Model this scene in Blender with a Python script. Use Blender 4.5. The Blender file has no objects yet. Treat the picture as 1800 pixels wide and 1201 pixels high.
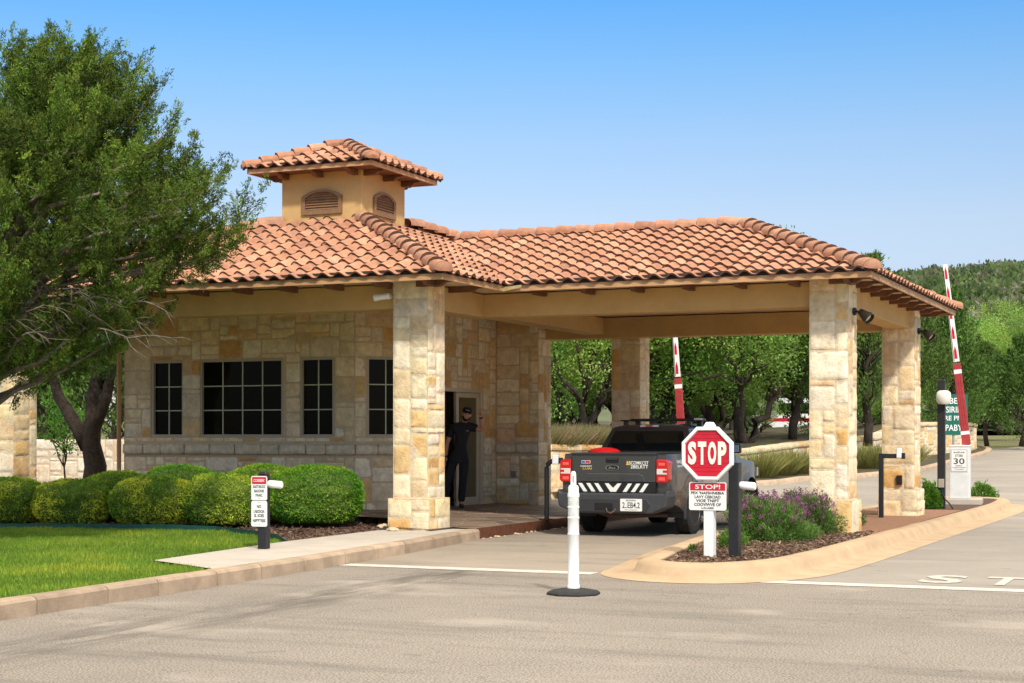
import bpy, bmesh, math, random
import numpy as np
from mathutils import Vector, Matrix, noise
R = math.radians
# ---------------------------------------------------------------- camera, sky, sun, exposure
scn = bpy.context.scene
COL = scn.collection
EYE, F_PX, YAW = 1.45, 2850.0, R(23.7)
cam = bpy.data.cameras.new('camera'); camo = bpy.data.objects.new('camera', cam); COL.objects.link(camo)
camo.location = (0, 0, EYE); camo.rotation_euler = (R(90), 0, YAW)
cam.sensor_width = 36; cam.lens = F_PX / 1800 * 36; cam.shift_y = (770 - 600.5) / 1800
cam.clip_start = 0.1; cam.clip_end = 3000
scn.camera = camo
SUN_EL, SUN_AZ = R(43), math.atan2(0.66, -0.75)          # azimuth from +Y towards +X
w = bpy.data.worlds.new('World'); scn.world = w; w.use_nodes = True
nt = w.node_tree; bg = nt.nodes['Background']
sky = nt.nodes.new('ShaderNodeTexSky'); sky.sky_type = 'NISHITA'; sky.sun_disc = False
sky.sun_elevation = SUN_EL; sky.sun_rotation = SUN_AZ; sky.altitude = 0
sky.air_density = 1.0; sky.dust_density = 0.6; sky.ozone_density = 2.0
# deepen the blue a little towards the zenith and take the glare off the horizon
tcw = nt.nodes.new('ShaderNodeTexCoord'); sxw = nt.nodes.new('ShaderNodeSeparateXYZ'); rpw = nt.nodes.new('ShaderNodeValToRGB'); mxw = nt.nodes.new('ShaderNodeMix')
nt.links.new(tcw.outputs['Generated'], sxw.inputs[0]); nt.links.new(sxw.outputs['Z'], rpw.inputs[0])
els = rpw.color_ramp.elements
for p_, c_ in ((0.085, (0.443, 0.404, 0.45)), (0.13, (0.511, 0.458, 0.466)), (0.18, (0.462, 0.485, 0.519)), (0.22, (0.362, 0.492, 0.569))): e_ = els.new(p_); e_.color = (*c_, 1)
els[0].color = (*(0.382, 0.366, 0.412), 1); els[-1].position = 0.27; els[-1].color = (*(0.221, 0.466, 0.641), 1)
# added bright warm veil overhead, out of view, to fill in the shade
vl = nt.nodes.new('ShaderNodeMapRange'); vl.interpolation_type = 'SMOOTHSTEP'; vl.inputs[1].default_value = 0.30; vl.inputs[2].default_value = 0.62; vl.inputs[4].default_value = 0.88
mv = nt.nodes.new('ShaderNodeMix'); mv.data_type = 'RGBA'; mv.inputs[7].default_value = (7.6, 6.9, 5.7, 1)
nt.links.new(sxw.outputs['Z'], vl.inputs[0]); nt.links.new(vl.outputs[0], mv.inputs[0])
mxw.data_type = 'RGBA'; mxw.blend_type = 'MULTIPLY'; mxw.inputs[0].default_value = 1
nt.links.new(sky.outputs[0], mxw.inputs[6]); nt.links.new(rpw.outputs[0], mxw.inputs[7])
nt.links.new(mxw.outputs[2], mv.inputs[6]); nt.links.new(mv.outputs[2], bg.inputs[0]); bg.inputs[1].default_value = 0.15
sl = bpy.data.lights.new('sun', 'SUN'); sl.energy = 2.05; sl.angle = R(4.0); sl.color = (1, 0.94, 0.84)
so = bpy.data.objects.new('sun', sl); COL.objects.link(so)
sd = Vector((math.sin(SUN_AZ) * math.cos(SUN_EL), math.cos(SUN_AZ) * math.cos(SUN_EL), math.sin(SUN_EL)))
so.rotation_euler = sd.to_track_quat('Z', 'Y').to_euler(); so.location = sd * 60
scn.view_settings.view_transform = 'Standard'; scn.view_settings.look = 'None'
scn.view_settings.exposure = 0.94; scn.view_settings.gamma = 1
scn.cycles.max_bounces = 10; scn.cycles.diffuse_bounces = 8; scn.cycles.transparent_max_bounces = 12

rng = random.Random(7); nr = np.random.default_rng(11)
CA, SA = math.cos(YAW), math.sin(YAW)
def ray(px):                      # direction in plan of a picture column (per metre of depth)
    k = (px - 900) / F_PX
    return Vector((k * CA - SA, k * SA + CA))
def at(px, D):                    # plan point at depth D
    r = ray(px); return Vector((r.x * D, r.y * D))
def gpt(px, py, z):               # plan point where a picture point meets height z
    return at(px, (EYE - z) * F_PX / (py - 770))
def onY(px, Y): r = ray(px); return r.x / r.y * Y
def onX(px, X): r = ray(px); return r.y / r.x * X
def zof(py, D): return EYE + (770 - py) / F_PX * D
def depth(x, y): return -SA * x + CA * y
def G(x, y):                      # height of the ground: flat to the gate, rising gently beyond it
    t = max(0.0, y - 33.0); return 0.022 * t if t < 60 else 1.32 + 0.012 * (t - 60)
# ---------------------------------------------------------------- materials
def mat(name, col, rough=0.7, var=0.0, scale=6.0, bump=0.0, bscale=60.0, metal=0.0, spec=0.4, col2=None, attr=False, detail=5, coat=0.0):
    m = bpy.data.materials.new(name); m.use_nodes = True; t = m.node_tree; b = t.nodes['Principled BSDF']
    b.inputs['Roughness'].default_value = rough; b.inputs['Metallic'].default_value = metal
    b.inputs['Specular IOR Level'].default_value = spec
    if coat: b.inputs['Coat Weight'].default_value = coat; b.inputs['Coat Roughness'].default_value = 0.06
    b.inputs['Base Color'].default_value = (*col, 1)
    geo = t.nodes.new('ShaderNodeNewGeometry'); src = None
    if attr:
        a = t.nodes.new('ShaderNodeAttribute'); a.attribute_name = 'Col'; src = a.outputs['Color']
    if var > 0:
        n = t.nodes.new('ShaderNodeTexNoise'); n.inputs['Scale'].default_value = scale; n.inputs['Detail'].default_value = detail
        n.inputs['Roughness'].default_value = 0.65
        t.links.new(geo.outputs['Position'], n.inputs['Vector'])
        r = t.nodes.new('ShaderNodeMapRange'); r.inputs[1].default_value = 0.3; r.inputs[2].default_value = 0.7
        t.links.new(n.outputs['Fac'], r.inputs[0])
        if src is None:
            c2 = col2 or tuple(c * (1 - var) for c in col); c1 = col if col2 else tuple(min(1, c * (1 + var * 0.6)) for c in col)
            mx = t.nodes.new('ShaderNodeMix'); mx.data_type = 'RGBA'
            mx.inputs[6].default_value = (*c2, 1); mx.inputs[7].default_value = (*c1, 1)
            t.links.new(r.outputs[0], mx.inputs[0]); src = mx.outputs[2]
        else:
            r.inputs[3].default_value = 1 - var; r.inputs[4].default_value = 1 + var * 0.5
            mx = t.nodes.new('ShaderNodeMix'); mx.data_type = 'RGBA'; mx.blend_type = 'MULTIPLY'; mx.inputs[0].default_value = 1
            t.links.new(src, mx.inputs[6]); t.links.new(r.outputs[0], mx.inputs[7]); src = mx.outputs[2]
    if src: t.links.new(src, b.inputs['Base Color'])
    if bump > 0:
        n2 = t.nodes.new('ShaderNodeTexNoise'); n2.inputs['Scale'].default_value = bscale; n2.inputs['Detail'].default_value = 6
        t.links.new(geo.outputs['Position'], n2.inputs['Vector'])
        bp = t.nodes.new('ShaderNodeBump'); bp.inputs['Strength'].default_value = 1.0; bp.inputs['Distance'].default_value = bump
        t.links.new(n2.outputs['Fac'], bp.inputs['Height']); t.links.new(bp.outputs[0], b.inputs['Normal'])
    return m
def leafmat(name, trans=0.45, rough=0.55):
    m = bpy.data.materials.new(name); m.use_nodes = True; t = m.node_tree; b = t.nodes['Principled BSDF']; out = t.nodes['Material Output']
    a = t.nodes.new('ShaderNodeAttribute'); a.attribute_name = 'Col'
    b.inputs['Roughness'].default_value = rough; b.inputs['Specular IOR Level'].default_value = 0.25
    tr = t.nodes.new('ShaderNodeBsdfTranslucent'); mx = t.nodes.new('ShaderNodeMixShader'); mx.inputs[0].default_value = trans
    t.links.new(a.outputs['Color'], b.inputs['Base Color']); t.links.new(a.outputs['Color'], tr.inputs[0])
    t.links.new(b.outputs[0], mx.inputs[1]); t.links.new(tr.outputs[0], mx.inputs[2]); t.links.new(mx.outputs[0], out.inputs[0])
    return m
M = {}
M['white'] = mat('white_paint', (0.78, 0.78, 0.76), 0.4, 0.05, 8)
M['whiteplastic'] = mat('white_plastic', (0.82, 0.82, 0.80), 0.45, 0.06, 14)
M['signwhite'] = mat('sign_white', (0.74, 0.74, 0.72), 0.35, 0.05, 12)
M['black'] = mat('black_metal', (0.018, 0.018, 0.02), 0.45, 0.3, 20, 0.0006, 160)
M['blacktext'] = mat('black_text', (0.02, 0.02, 0.02), 0.6)
M['rubber'] = mat('rubber', (0.022, 0.022, 0.023), 0.75, 0.35, 15, 0.002, 90)
M['red'] = mat('sign_red', (0.52, 0.012, 0.03), 0.4, 0.12, 10)
M['cream'] = mat('letter_cream', (0.82, 0.76, 0.66), 0.5, 0.05, 20)
M['armred'] = mat('arm_red', (0.36, 0.035, 0.04), 0.55, 0.25, 9)
M['reflred'] = mat('reflector_red', (0.55, 0.01, 0.02), 0.3)
M['stucco'] = mat('stucco', (0.58, 0.37, 0.15), 0.85, 0.10, 3, 0.003, 170)
M['ceiling'] = mat('soffit', (0.58, 0.43, 0.27), 0.85, 0.15, 4, 0.002, 90)
M['wood'] = mat('brown_wood', (0.165, 0.070, 0.032), 0.65, 0.35, 7, 0.002, 40)
M['fascia'] = mat('fascia_tan', (0.50, 0.28, 0.135), 0.6, 0.2, 3, 0.001, 30)
M['underlay'] = mat('underlay', (0.028, 0.022, 0.02), 0.9)
M['tile'] = mat('clay_tile', (1, 1, 1), 0.8, 0.28, 9, 0.003, 130, attr=True)
M['stone'] = mat('limestone', (1, 1, 1), 0.88, 0.30, 9, 0.010, 30, attr=True, detail=8)
def stain(m, col, scale, lo, hi, fac):
    t = m.node_tree; b = t.nodes['Principled BSDF']; src = b.inputs['Base Color'].links[0].from_socket
    n = t.nodes.new('ShaderNodeTexNoise'); n.inputs['Scale'].default_value = scale; n.inputs['Detail'].default_value = 7; n.inputs['Roughness'].default_value = 0.7
    g = t.nodes.new('ShaderNodeNewGeometry'); t.links.new(g.outputs['Position'], n.inputs['Vector'])
    r = t.nodes.new('ShaderNodeMapRange'); r.inputs[1].default_value = lo; r.inputs[2].default_value = hi; r.inputs[4].default_value = fac; t.links.new(n.outputs['Fac'], r.inputs[0])
    x = t.nodes.new('ShaderNodeMix'); x.data_type = 'RGBA'; x.blend_type = 'MULTIPLY'; x.inputs[7].default_value = (*col, 1)
    t.links.new(r.outputs[0], x.inputs[0]); t.links.new(src, x.inputs[6]); t.links.new(x.outputs[2], b.inputs['Base Color'])
stain(M['stone'], (0.95, 0.66, 0.34), 4.2, 0.52, 0.74, 0.55)
stain(M['tile'], (0.62, 0.55, 0.52), 2.6, 0.52, 0.75, 0.7)
M['mortar'] = mat('mortar', (0.60, 0.46, 0.31), 0.95, 0.2, 20, 0.004, 120)
M['louvre'] = mat('louvre_brown', (0.24, 0.13, 0.065), 0.6, 0.2, 12)
M['frame'] = mat('window_frame', (0.45, 0.38, 0.28), 0.45, 0.06, 9)
M['doorframe'] = mat('door_frame', (0.60, 0.50, 0.36), 0.4, 0.06, 9, metal=0.3)
M['muntin'] = mat('muntin', (0.52, 0.54, 0.38), 0.5)
M['glass'] = mat('dark_glass', (0.004, 0.005, 0.004), 0.04, spec=0.06)
M['doorglass'] = mat('door_glass', (0.13, 0.105, 0.05), 0.03, spec=0.2)
M['sidewalk'] = mat('sidewalk_concrete', (0.48, 0.425, 0.36), 0.9, 0.12, 2.2, 0.003, 150)
M['kerb'] = mat('kerb_concrete', (0.44, 0.325, 0.225), 0.9, 0.30, 3.5, 0.005, 80)
M['kerbblk'] = mat('kerb_block', (1, 1, 1), 0.9, 0.30, 3.5, 0.005, 80, attr=True)
M['kerb2'] = mat('island_kerb', (0.46, 0.325, 0.20), 0.9, 0.18, 2.5, 0.004, 60)
M['rust'] = mat('rusty_steel', (0.13, 0.045, 0.022), 0.7, 0.4, 12, 0.002, 60)
M['mulch'] = mat('mulch', (0.18, 0.10, 0.065), 0.95, 0.65, 45, 0.03, 70, col2=(0.045, 0.028, 0.02))
M['gravel'] = mat('red_gravel', (0.36, 0.19, 0.11), 0.95, 0.45, 60, 0.02, 90)
M['soil'] = mat('lawn_soil', (0.075, 0.115, 0.024), 0.95, 0.4, 6)
M['edging'] = mat('green_edging', (0.012, 0.075, 0.055), 0.5, 0.3, 8)
M['bark'] = mat('bark', (0.060, 0.043, 0.032), 0.95, 0.5, 14, 0.03, 30)
M['bark_grey'] = mat('grey_bark', (0.20, 0.155, 0.12), 0.95, 0.4, 20, 0.01, 60)
M['leaf'] = leafmat('leaves'); M['needle'] = leafmat('needles', 0.22, 0.8)
M['flower'] = leafmat('petals', 0.3, 0.6)
M['grass'] = leafmat('grass', 0.3, 0.5)
M['dry'] = leafmat('dry_grass', 0.3, 0.7)
# ---------------------------------------------------------------- objects
def tag(o, label=None, cat=None, group=None, kind=None):
    if label: o['label'] = label
    if cat: o['category'] = cat
    if group: o['group'] = group
    if kind: o['kind'] = kind
    return o
def thing(name, label, cat, loc=(0, 0, 0), rz=0, group=None):
    o = bpy.data.objects.new(name, None); COL.objects.link(o); o.location = loc; o.rotation_euler = (0, 0, rz); o.empty_display_size = 0.2
    return tag(o, label, cat, group)
def copy_tree(o, parent=None):
    c = o.copy(); COL.objects.link(c); c.parent = parent
    for ch in o.children: copy_tree(ch, c)
    return c
class MB:
    def __init__(s): s.v = []; s.f = []; s.mi = []; s.c = []; s.cc = (1, 1, 1)
    def add(s, vs, fs, mi=0):
        n = len(s.v); s.v.extend([tuple(p) for p in vs]); s.c.extend([s.cc] * len(vs))
        s.f.extend([tuple(n + i for i in f) for f in fs]); s.mi.extend([mi] * len(fs)); return s
    def box(s, x0, y0, z0, x1, y1, z1, mi=0, M4=None):
        vs = [Vector(p) for p in ((x0, y0, z0), (x1, y0, z0), (x1, y1, z0), (x0, y1, z0), (x0, y0, z1), (x1, y0, z1), (x1, y1, z1), (x0, y1, z1))]
        if M4: vs = [M4 @ p for p in vs]
        return s.add(vs, [(3, 2, 1, 0), (4, 5, 6, 7), (0, 1, 5, 4), (1, 2, 6, 5), (2, 3, 7, 6), (3, 0, 4, 7)], mi)
    def prism(s, poly, fn, h0, h1, mi=0):      # poly of (a,b); fn(a,b,h)->point
        n = len(poly); A = [fn(a, b, h0) for a, b in poly]; B = [fn(a, b, h1) for a, b in poly]
        return s.add(A + B, [tuple(range(n))[::-1], tuple(range(n, 2 * n))] + [(i, (i + 1) % n, n + (i + 1) % n, n + i) for i in range(n)], mi)
    def tube(s, path, rad, n=8, mi=0, cap=True):
        path = [Vector(p) for p in path]; rs = rad if hasattr(rad, '__len__') else [rad] * len(path)
        vs = []; up = Vector((0.13, 0.21, 1)).normalized()
        for i, p in enumerate(path):
            d = (path[min(i + 1, len(path) - 1)] - path[max(i - 1, 0)]).normalized()
            a = d.cross(up if abs(d.dot(up)) < 0.95 else Vector((1, 0.1, 0))).normalized(); b = d.cross(a)
            for k in range(n):
                t = 2 * math.pi * k / n; vs.append(p + (a * math.cos(t) + b * math.sin(t)) * rs[i])
        fs = [(i * n + k, i * n + (k + 1) % n, (i + 1) * n + (k + 1) % n, (i + 1) * n + k) for i in range(len(path) - 1) for k in range(n)]
        if cap: fs += [tuple(range(n))[::-1], tuple((len(path) - 1) * n + k for k in range(n))]
        return s.add(vs, fs, mi)
    def lathe(s, prof, n=20, M4=None, mi=0, a0=0.0):   # prof of (r, z) about z
        vs = [Vector((r * math.cos(a0 + 2 * math.pi * k / n), r * math.sin(a0 + 2 * math.pi * k / n), z)) for r, z in prof for k in range(n)]
        if M4: vs = [M4 @ p for p in vs]
        fs = [(i * n + k, i * n + (k + 1) % n, (i + 1) * n + (k + 1) % n, (i + 1) * n + k) for i in range(len(prof) - 1) for k in range(n)]
        if prof[0][0] > 1e-5: fs.append(tuple(range(n))[::-1])
        if prof[-1][0] > 1e-5: fs.append(tuple((len(prof) - 1) * n + k for k in range(n)))
        return s.add(vs, fs, mi)
    def build(s, name, mats, parent=None, smooth=False, bevel=0.0, off=None, seg=2, ang=35):
        me = bpy.data.meshes.new(name); off = Vector(off) if off is not None else Vector((0, 0, 0))
        me.from_pydata([tuple(Vector(p) - off) for p in s.v], [], s.f)
        for m in (mats if isinstance(mats, (list, tuple)) else [mats]): me.materials.append(m)
        me.polygons.foreach_set('material_index', s.mi)
        if any(c != (1, 1, 1) for c in s.c):
            ca = me.color_attributes.new('Col', 'FLOAT_COLOR', 'POINT')
            ca.data.foreach_set('color', np.array([(*c, 1) for c in s.c], dtype=np.float32).ravel())
        bm = bmesh.new(); bm.from_mesh(me)
        bmesh.ops.recalc_face_normals(bm, faces=bm.faces); bm.to_mesh(me); bm.free()
        if smooth: me.polygons.foreach_set('use_smooth', [True] * len(me.polygons))
        o = bpy.data.objects.new(name, me); COL.objects.link(o)
        if parent: o.parent = parent
        elif off.length: o.location = off
        if bevel:
            b = o.modifiers.new('bevel', 'BEVEL'); b.width = bevel; b.segments = seg; b.limit_method = 'ANGLE'; b.angle_limit = R(ang)
        if smooth and smooth != 'all':
            bm = bmesh.new(); bm.from_mesh(me)
            for e in bm.edges:
                if len(e.link_faces) == 2 and e.calc_face_angle(0) > R(48): e.smooth = False
            bm.to_mesh(me); bm.free()
        return o
def text_mb(mb, s, fn, w=None, h=None, extr=0.004, bold=0.0, mi=0):
    """flat lettering centred on 0,0, fitted to w x h, mapped with fn(x, y, depth)"""
    cu = bpy.data.curves.new('t', 'FONT'); cu.body = s; cu.extrude = 0.01; cu.offset = bold; cu.resolution_u = 3
    o = bpy.data.objects.new('t', cu); COL.objects.link(o)
    bpy.context.view_layer.update()
    dg = bpy.context.evaluated_depsgraph_get(); me = bpy.data.meshes.new_from_object(o.evaluated_get(dg))
    bpy.data.objects.remove(o); bpy.data.curves.remove(cu)
    vs = [v.co.copy() for v in me.vertices]
    if vs:
        x0 = min(v.x for v in vs); x1 = max(v.x for v in vs); y0 = min(v.y for v in vs); y1 = max(v.y for v in vs)
        sy = (h / (y1 - y0)) if h else (w / (x1 - x0)); sx = (w / (x1 - x0)) if w else sy
        pts = [fn((v.x - (x0 + x1) / 2) * sx, (v.y - (y0 + y1) / 2) * sy, extr if v.z > 0 else 0.0) for v in vs]
        mb.add(pts, [tuple(p.vertices) for p in me.polygons], mi)
    bpy.data.meshes.remove(me)
def rrect(x0, y0, x1, y1, r, n=4):
    out = []
    for cx, cy, a in ((x1 - r, y1 - r, 0), (x0 + r, y1 - r, 90), (x0 + r, y0 + r, 180), (x1 - r, y0 + r, 270)):
        for k in range(n + 1): t = R(a + 90 * k / n); out.append((cx + r * math.cos(t), cy + r * math.sin(t)))
    return out
def leaves(name, P, Dv, L, W, C, m, parent=None, off=(0, 0, 0), bend=0.0):
    """many small leaf-shaped quads: base P, direction Dv, length L, width W, colour C"""
    n = len(P); P = np.asarray(P, float) - np.asarray(off, float); Dv = np.asarray(Dv, float)
    Dv = Dv / (np.linalg.norm(Dv, axis=1, keepdims=True) + 1e-9)
    rv = nr.normal(size=(n, 3)); S = np.cross(Dv, rv); S /= (np.linalg.norm(S, axis=1, keepdims=True) + 1e-9)
    L = np.broadcast_to(np.asarray(L, float), (n,))[:, None]; W = np.broadcast_to(np.asarray(W, float), (n,))[:, None]
    V = np.stack([P, P + Dv * L * 0.45 + S * W * 0.5, P + Dv * L + np.array([0, 0, -1]) * bend * L, P + Dv * L * 0.45 - S * W * 0.5], axis=1).reshape(-1, 3)
    me = bpy.data.meshes.new(name); me.vertices.add(4 * n); me.vertices.foreach_set('co', V.ravel().astype(np.float32))
    me.loops.add(4 * n); me.loops.foreach_set('vertex_index', np.arange(4 * n, dtype=np.int32))
    me.polygons.add(n); me.polygons.foreach_set('loop_start', np.arange(0, 4 * n, 4, dtype=np.int32))
    me.update(calc_edges=True)
    ca = me.color_attributes.new('Col', 'FLOAT_COLOR', 'POINT')
    c4 = np.ones((n, 4), np.float32); c4[:, :3] = C; ca.data.foreach_set('color', np.repeat(c4, 4, axis=0).ravel())
    me.materials.append(m)
    o = bpy.data.objects.new(name, me); COL.objects.link(o)
    if parent: o.parent = parent
    else: o.location = off
    return o
def sheet(name, poly, z, m, hole=None, kind='structure', grid=None):
    """flat polygon sheet at height z (number or function)"""
    mb = MB(); zf = z if callable(z) else (lambda x, y: z)
    mb.add([(x, y, zf(x, y)) for x, y in poly], [tuple(range(len(poly)))])
    o = mb.build(name, m); bm = bmesh.new(); bm.from_mesh(o.data)
    bmesh.ops.triangulate(bm, faces=bm.faces)
    for f in bm.faces:
        if f.normal.z < 0: f.normal_flip()
    bm.to_mesh(o.data); bm.free(); return tag(o, kind=kind)
# ---------------------------------------------------------------- road surfaces with several scales of wear
def road_mat(name, base, dark, light, speck, streak_dir, fine=420.0, crack=0.5, sp=0.9, band=None):
    m = bpy.data.materials.new(name); m.use_nodes = True; t = m.node_tree; b = t.nodes['Principled BSDF']
    b.inputs['Roughness'].default_value = 0.88; b.inputs['Specular IOR Level'].default_value = 0.25
    N = t.nodes.new; L = t.links.new
    geo = N('ShaderNodeNewGeometry')
    def noi(scale, det, vec=None, rough=0.6, sc3=None):
        n = N('ShaderNodeTexNoise'); n.inputs['Scale'].default_value = scale; n.inputs['Detail'].default_value = det; n.inputs['Roughness'].default_value = rough
        if sc3:
            mp = N('ShaderNodeMapping'); mp.inputs['Scale'].default_value = sc3; mp.inputs['Rotation'].default_value = (0, 0, streak_dir)
            L(geo.outputs['Position'], mp.inputs['Vector']); L(mp.outputs[0], n.inputs['Vector'])
        else: L(geo.outputs['Position'], n.inputs['Vector'])
        return n.outputs['Fac']
    def rng_(x, a, c, lo=0.0, hi=1.0):
        r = N('ShaderNodeMapRange'); r.inputs[1].default_value = a; r.inputs[2].default_value = c; r.inputs[3].default_value = lo; r.inputs[4].default_value = hi; L(x, r.inputs[0]); return r.outputs[0]
    def mix(f, a, c, mode='MIX'):
        x = N('ShaderNodeMix'); x.data_type = 'RGBA'; x.blend_type = mode
        for s, v in ((0, f), (6, a), (7, c)):
            if hasattr(v, 'is_linked') or hasattr(v, 'links'): L(v, x.inputs[s])
            elif s == 0: x.inputs[0].default_value = v
            else: x.inputs[s].default_value = (*v, 1)
        return x.outputs[2]
    c = mix(rng_(noi(0.35, 4), 0.35, 0.68), base, light)
    c = mix(rng_(noi(1.1, 6, sc3=(0.22, 1.5, 1), rough=0.7), 0.52, 0.72, 0, 0.75), c, dark)           # wheel tracks and stains
    c = mix(rng_(noi(fine * 0.22, 2), 0.40, 0.62, 0, sp), c, tuple(x * speck for x in base))           # aggregate
    c = mix(rng_(noi(fine * 0.13, 3), 0.62, 0.72, 0, 0.8), c, tuple(x * 0.35 for x in base))
    c = mix(rng_(noi(2.1, 3), 0.66, 0.72, 0, 0.55), c, tuple(x * 0.55 for x in base)); c = mix(rng_(noi(0.8, 5, sc3=(0.5, 1, 1)), 0.56, 0.70, 0, 0.6), c, tuple(min(.8, x * 1.3) for x in base))
    v = N('ShaderNodeTexVoronoi'); v.feature = 'DISTANCE_TO_EDGE'; v.inputs['Scale'].default_value = 0.55
    wv = N('ShaderNodeVectorMath'); wv.operation = 'ADD'; nn = N('ShaderNodeTexNoise'); nn.inputs['Scale'].default_value = 2.3; nn.inputs['Detail'].default_value = 6
    L(geo.outputs['Position'], nn.inputs['Vector']); L(geo.outputs['Position'], wv.inputs[0]); L(nn.outputs['Color'], wv.inputs[1]); L(wv.outputs[0], v.inputs['Vector'])
    c = mix(rng_(v.outputs['Distance'], 0.0, 0.006, crack, 0), c, tuple(x * 0.3 for x in base))
    if band:                                  # oily dirt worn into the wheel path along the kerb
        sx = N('ShaderNodeSeparateXYZ'); L(geo.outputs['Position'], sx.inputs[0]); m1 = N('ShaderNodeMath'); m1.operation = 'SUBTRACT'; L(sx.outputs['X'], m1.inputs[0]); m1.inputs[1].default_value = band[0]
        m2 = N('ShaderNodeMath'); m2.operation = 'ABSOLUTE'; L(m1.outputs[0], m2.inputs[0]); f1 = rng_(m2.outputs[0], 0.0, band[1], 1, 0)
        f2 = rng_(noi(1.0, 7, sc3=(3.2, .55, 1), rough=0.75), 0.42, 0.60); m3 = N('ShaderNodeMath'); m3.operation = 'MULTIPLY'; L(f1, m3.inputs[0]); L(f2, m3.inputs[1])
        c = mix(m3.outputs[0], c, tuple(x * 0.33 for x in base))
    L(c, b.inputs['Base Color'])
    bp = N('ShaderNodeBump'); bp.inputs['Distance'].default_value = 0.006; L(noi(fine * 0.2, 3), bp.inputs['Height']); L(bp.outputs[0], b.inputs['Normal'])
    return m
M['asphalt'] = road_mat('asphalt', (0.312, 0.270, 0.228), (0.155, 0.137, 0.118), (0.40, 0.35, 0.295), 0.33, R(78), fine=300.0, band=(-7.55, 0.75))
M['concrete'] = road_mat('lane_concrete', (0.285, 0.238, 0.19), (0.17, 0.147, 0.122), (0.36, 0.305, 0.245), 0.86, R(2), crack=0.25, sp=0.5)
M['concrete2'] = road_mat('outer_concrete', (0.285, 0.255, 0.22), (0.18, 0.162, 0.142), (0.355, 0.315, 0.27), 0.88, R(2), crack=0.2, sp=0.5)
def flag_mat():
    m = bpy.data.materials.new('flagstone'); m.use_nodes = True; t = m.node_tree; b = t.nodes['Principled BSDF']; N = t.nodes.new; L = t.links.new
    b.inputs['Roughness'].default_value = 0.6
    geo = N('ShaderNodeNewGeometry'); mp = N('ShaderNodeMapping'); mp.inputs['Scale'].default_value = (1, 1, 0); L(geo.outputs['Position'], mp.inputs[0])
    nn = N('ShaderNodeTexNoise'); nn.inputs['Scale'].default_value = 3.0; L(mp.outputs[0], nn.inputs['Vector'])
    sc = N('ShaderNodeVectorMath'); sc.operation = 'SCALE'; sc.inputs[3].default_value = 0.22; L(nn.outputs['Color'], sc.inputs[0])
    ad = N('ShaderNodeVectorMath'); L(mp.outputs[0], ad.inputs[0]); L(sc.outputs[0], ad.inputs[1])
    v = N('ShaderNodeTexVoronoi'); v.feature = 'DISTANCE_TO_EDGE'; v.inputs['Scale'].default_value = 1.9; L(ad.outputs[0], v.inputs['Vector'])
    v2 = N('ShaderNodeTexVoronoi'); v2.inputs['Scale'].default_value = 1.9; L(ad.outputs[0], v2.inputs['Vector'])
    hs = N('ShaderNodeMix'); hs.data_type = 'RGBA'; hs.inputs[6].default_value = (0.13, 0.088, 0.062, 1); hs.inputs[7].default_value = (0.27, 0.19, 0.135, 1)
    sp = N('ShaderNodeSeparateColor'); L(v2.outputs['Color'], sp.inputs[0]); L(sp.outputs[0], hs.inputs[0])
    r = N('ShaderNodeMapRange'); r.inputs[1].default_value = 0.012; r.inputs[2].default_value = 0.028; L(v.outputs['Distance'], r.inputs[0])
    mx = N('ShaderNodeMix'); mx.data_type = 'RGBA'; mx.inputs[6].default_value = (0.44, 0.34, 0.24, 1); L(hs.outputs[2], mx.inputs[7]); L(r.outputs[0], mx.inputs[0])
    L(mx.outputs[2], b.inputs['Base Color'])
    bp = N('ShaderNodeBump'); bp.inputs['Distance'].default_value = 0.012; L(r.outputs[0], bp.inputs['Height']); L(bp.outputs[0], b.inputs['Normal'])
    return m
M['flag'] = flag_mat()
M['field'] = mat('meadow', (0.16, 0.17, 0.05), 0.95, 0.5, 0.6, 0.05, 8, col2=(0.09, 0.075, 0.035))
# ---------------------------------------------------------------- base ground to the horizon
mb = MB(); xs = [-900, -400, -200, -120, -80, -60, -45, -34, -26, -20, -14, -8, -2, 4, 12, 24, 40, 80, 160, 400, 900]
ys = [-300, -60, -20, 0, 12, 20, 28, 33, 38, 44, 50, 58, 66, 76, 93, 120, 160, 240, 400, 800, 1500]
for y in ys:
    for x in xs: mb.v.append((x, y, G(x, y) - 0.07)); mb.c.append((1, 1, 1))
n = len(xs)
for j in range(len(ys) - 1):
    for i in range(n - 1): mb.f.append((j * n + i, j * n + i + 1, (j + 1) * n + i + 1, (j + 1) * n + i)); mb.mi.append(0)
tag(mb.build('ground', M['field']), kind='structure')
# kerb line of the left side, from the camera towards the gate
KL = [(-8.75, -4), (-8.80, 6), (-8.90, 10.2), (-9.0, 13), (-9.13, 15.3), (-9.4, 18.3), (-9.72, 21.0)]
def lerp_poly(pl, s):
    for (a, b) in zip(pl[:-1], pl[1:]):
        d = math.dist(a, b)
        if s <= d or b is pl[-1]: t = s / d; return Vector((a[0] + (b[0] - a[0]) * t, a[1] + (b[1] - a[1]) * t)), Vector((b[0] - a[0], b[1] - a[1])).normalized()
        s -= d
def plen(pl): return sum(math.dist(a, b) for a, b in zip(pl[:-1], pl[1:]))
sheet('road', [(k[0] - 0.06, k[1]) for k in KL[:5]] + [(-9.19, 16.2), (30, 16.2), (30, -4)], 0.0, M['asphalt'])
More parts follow.
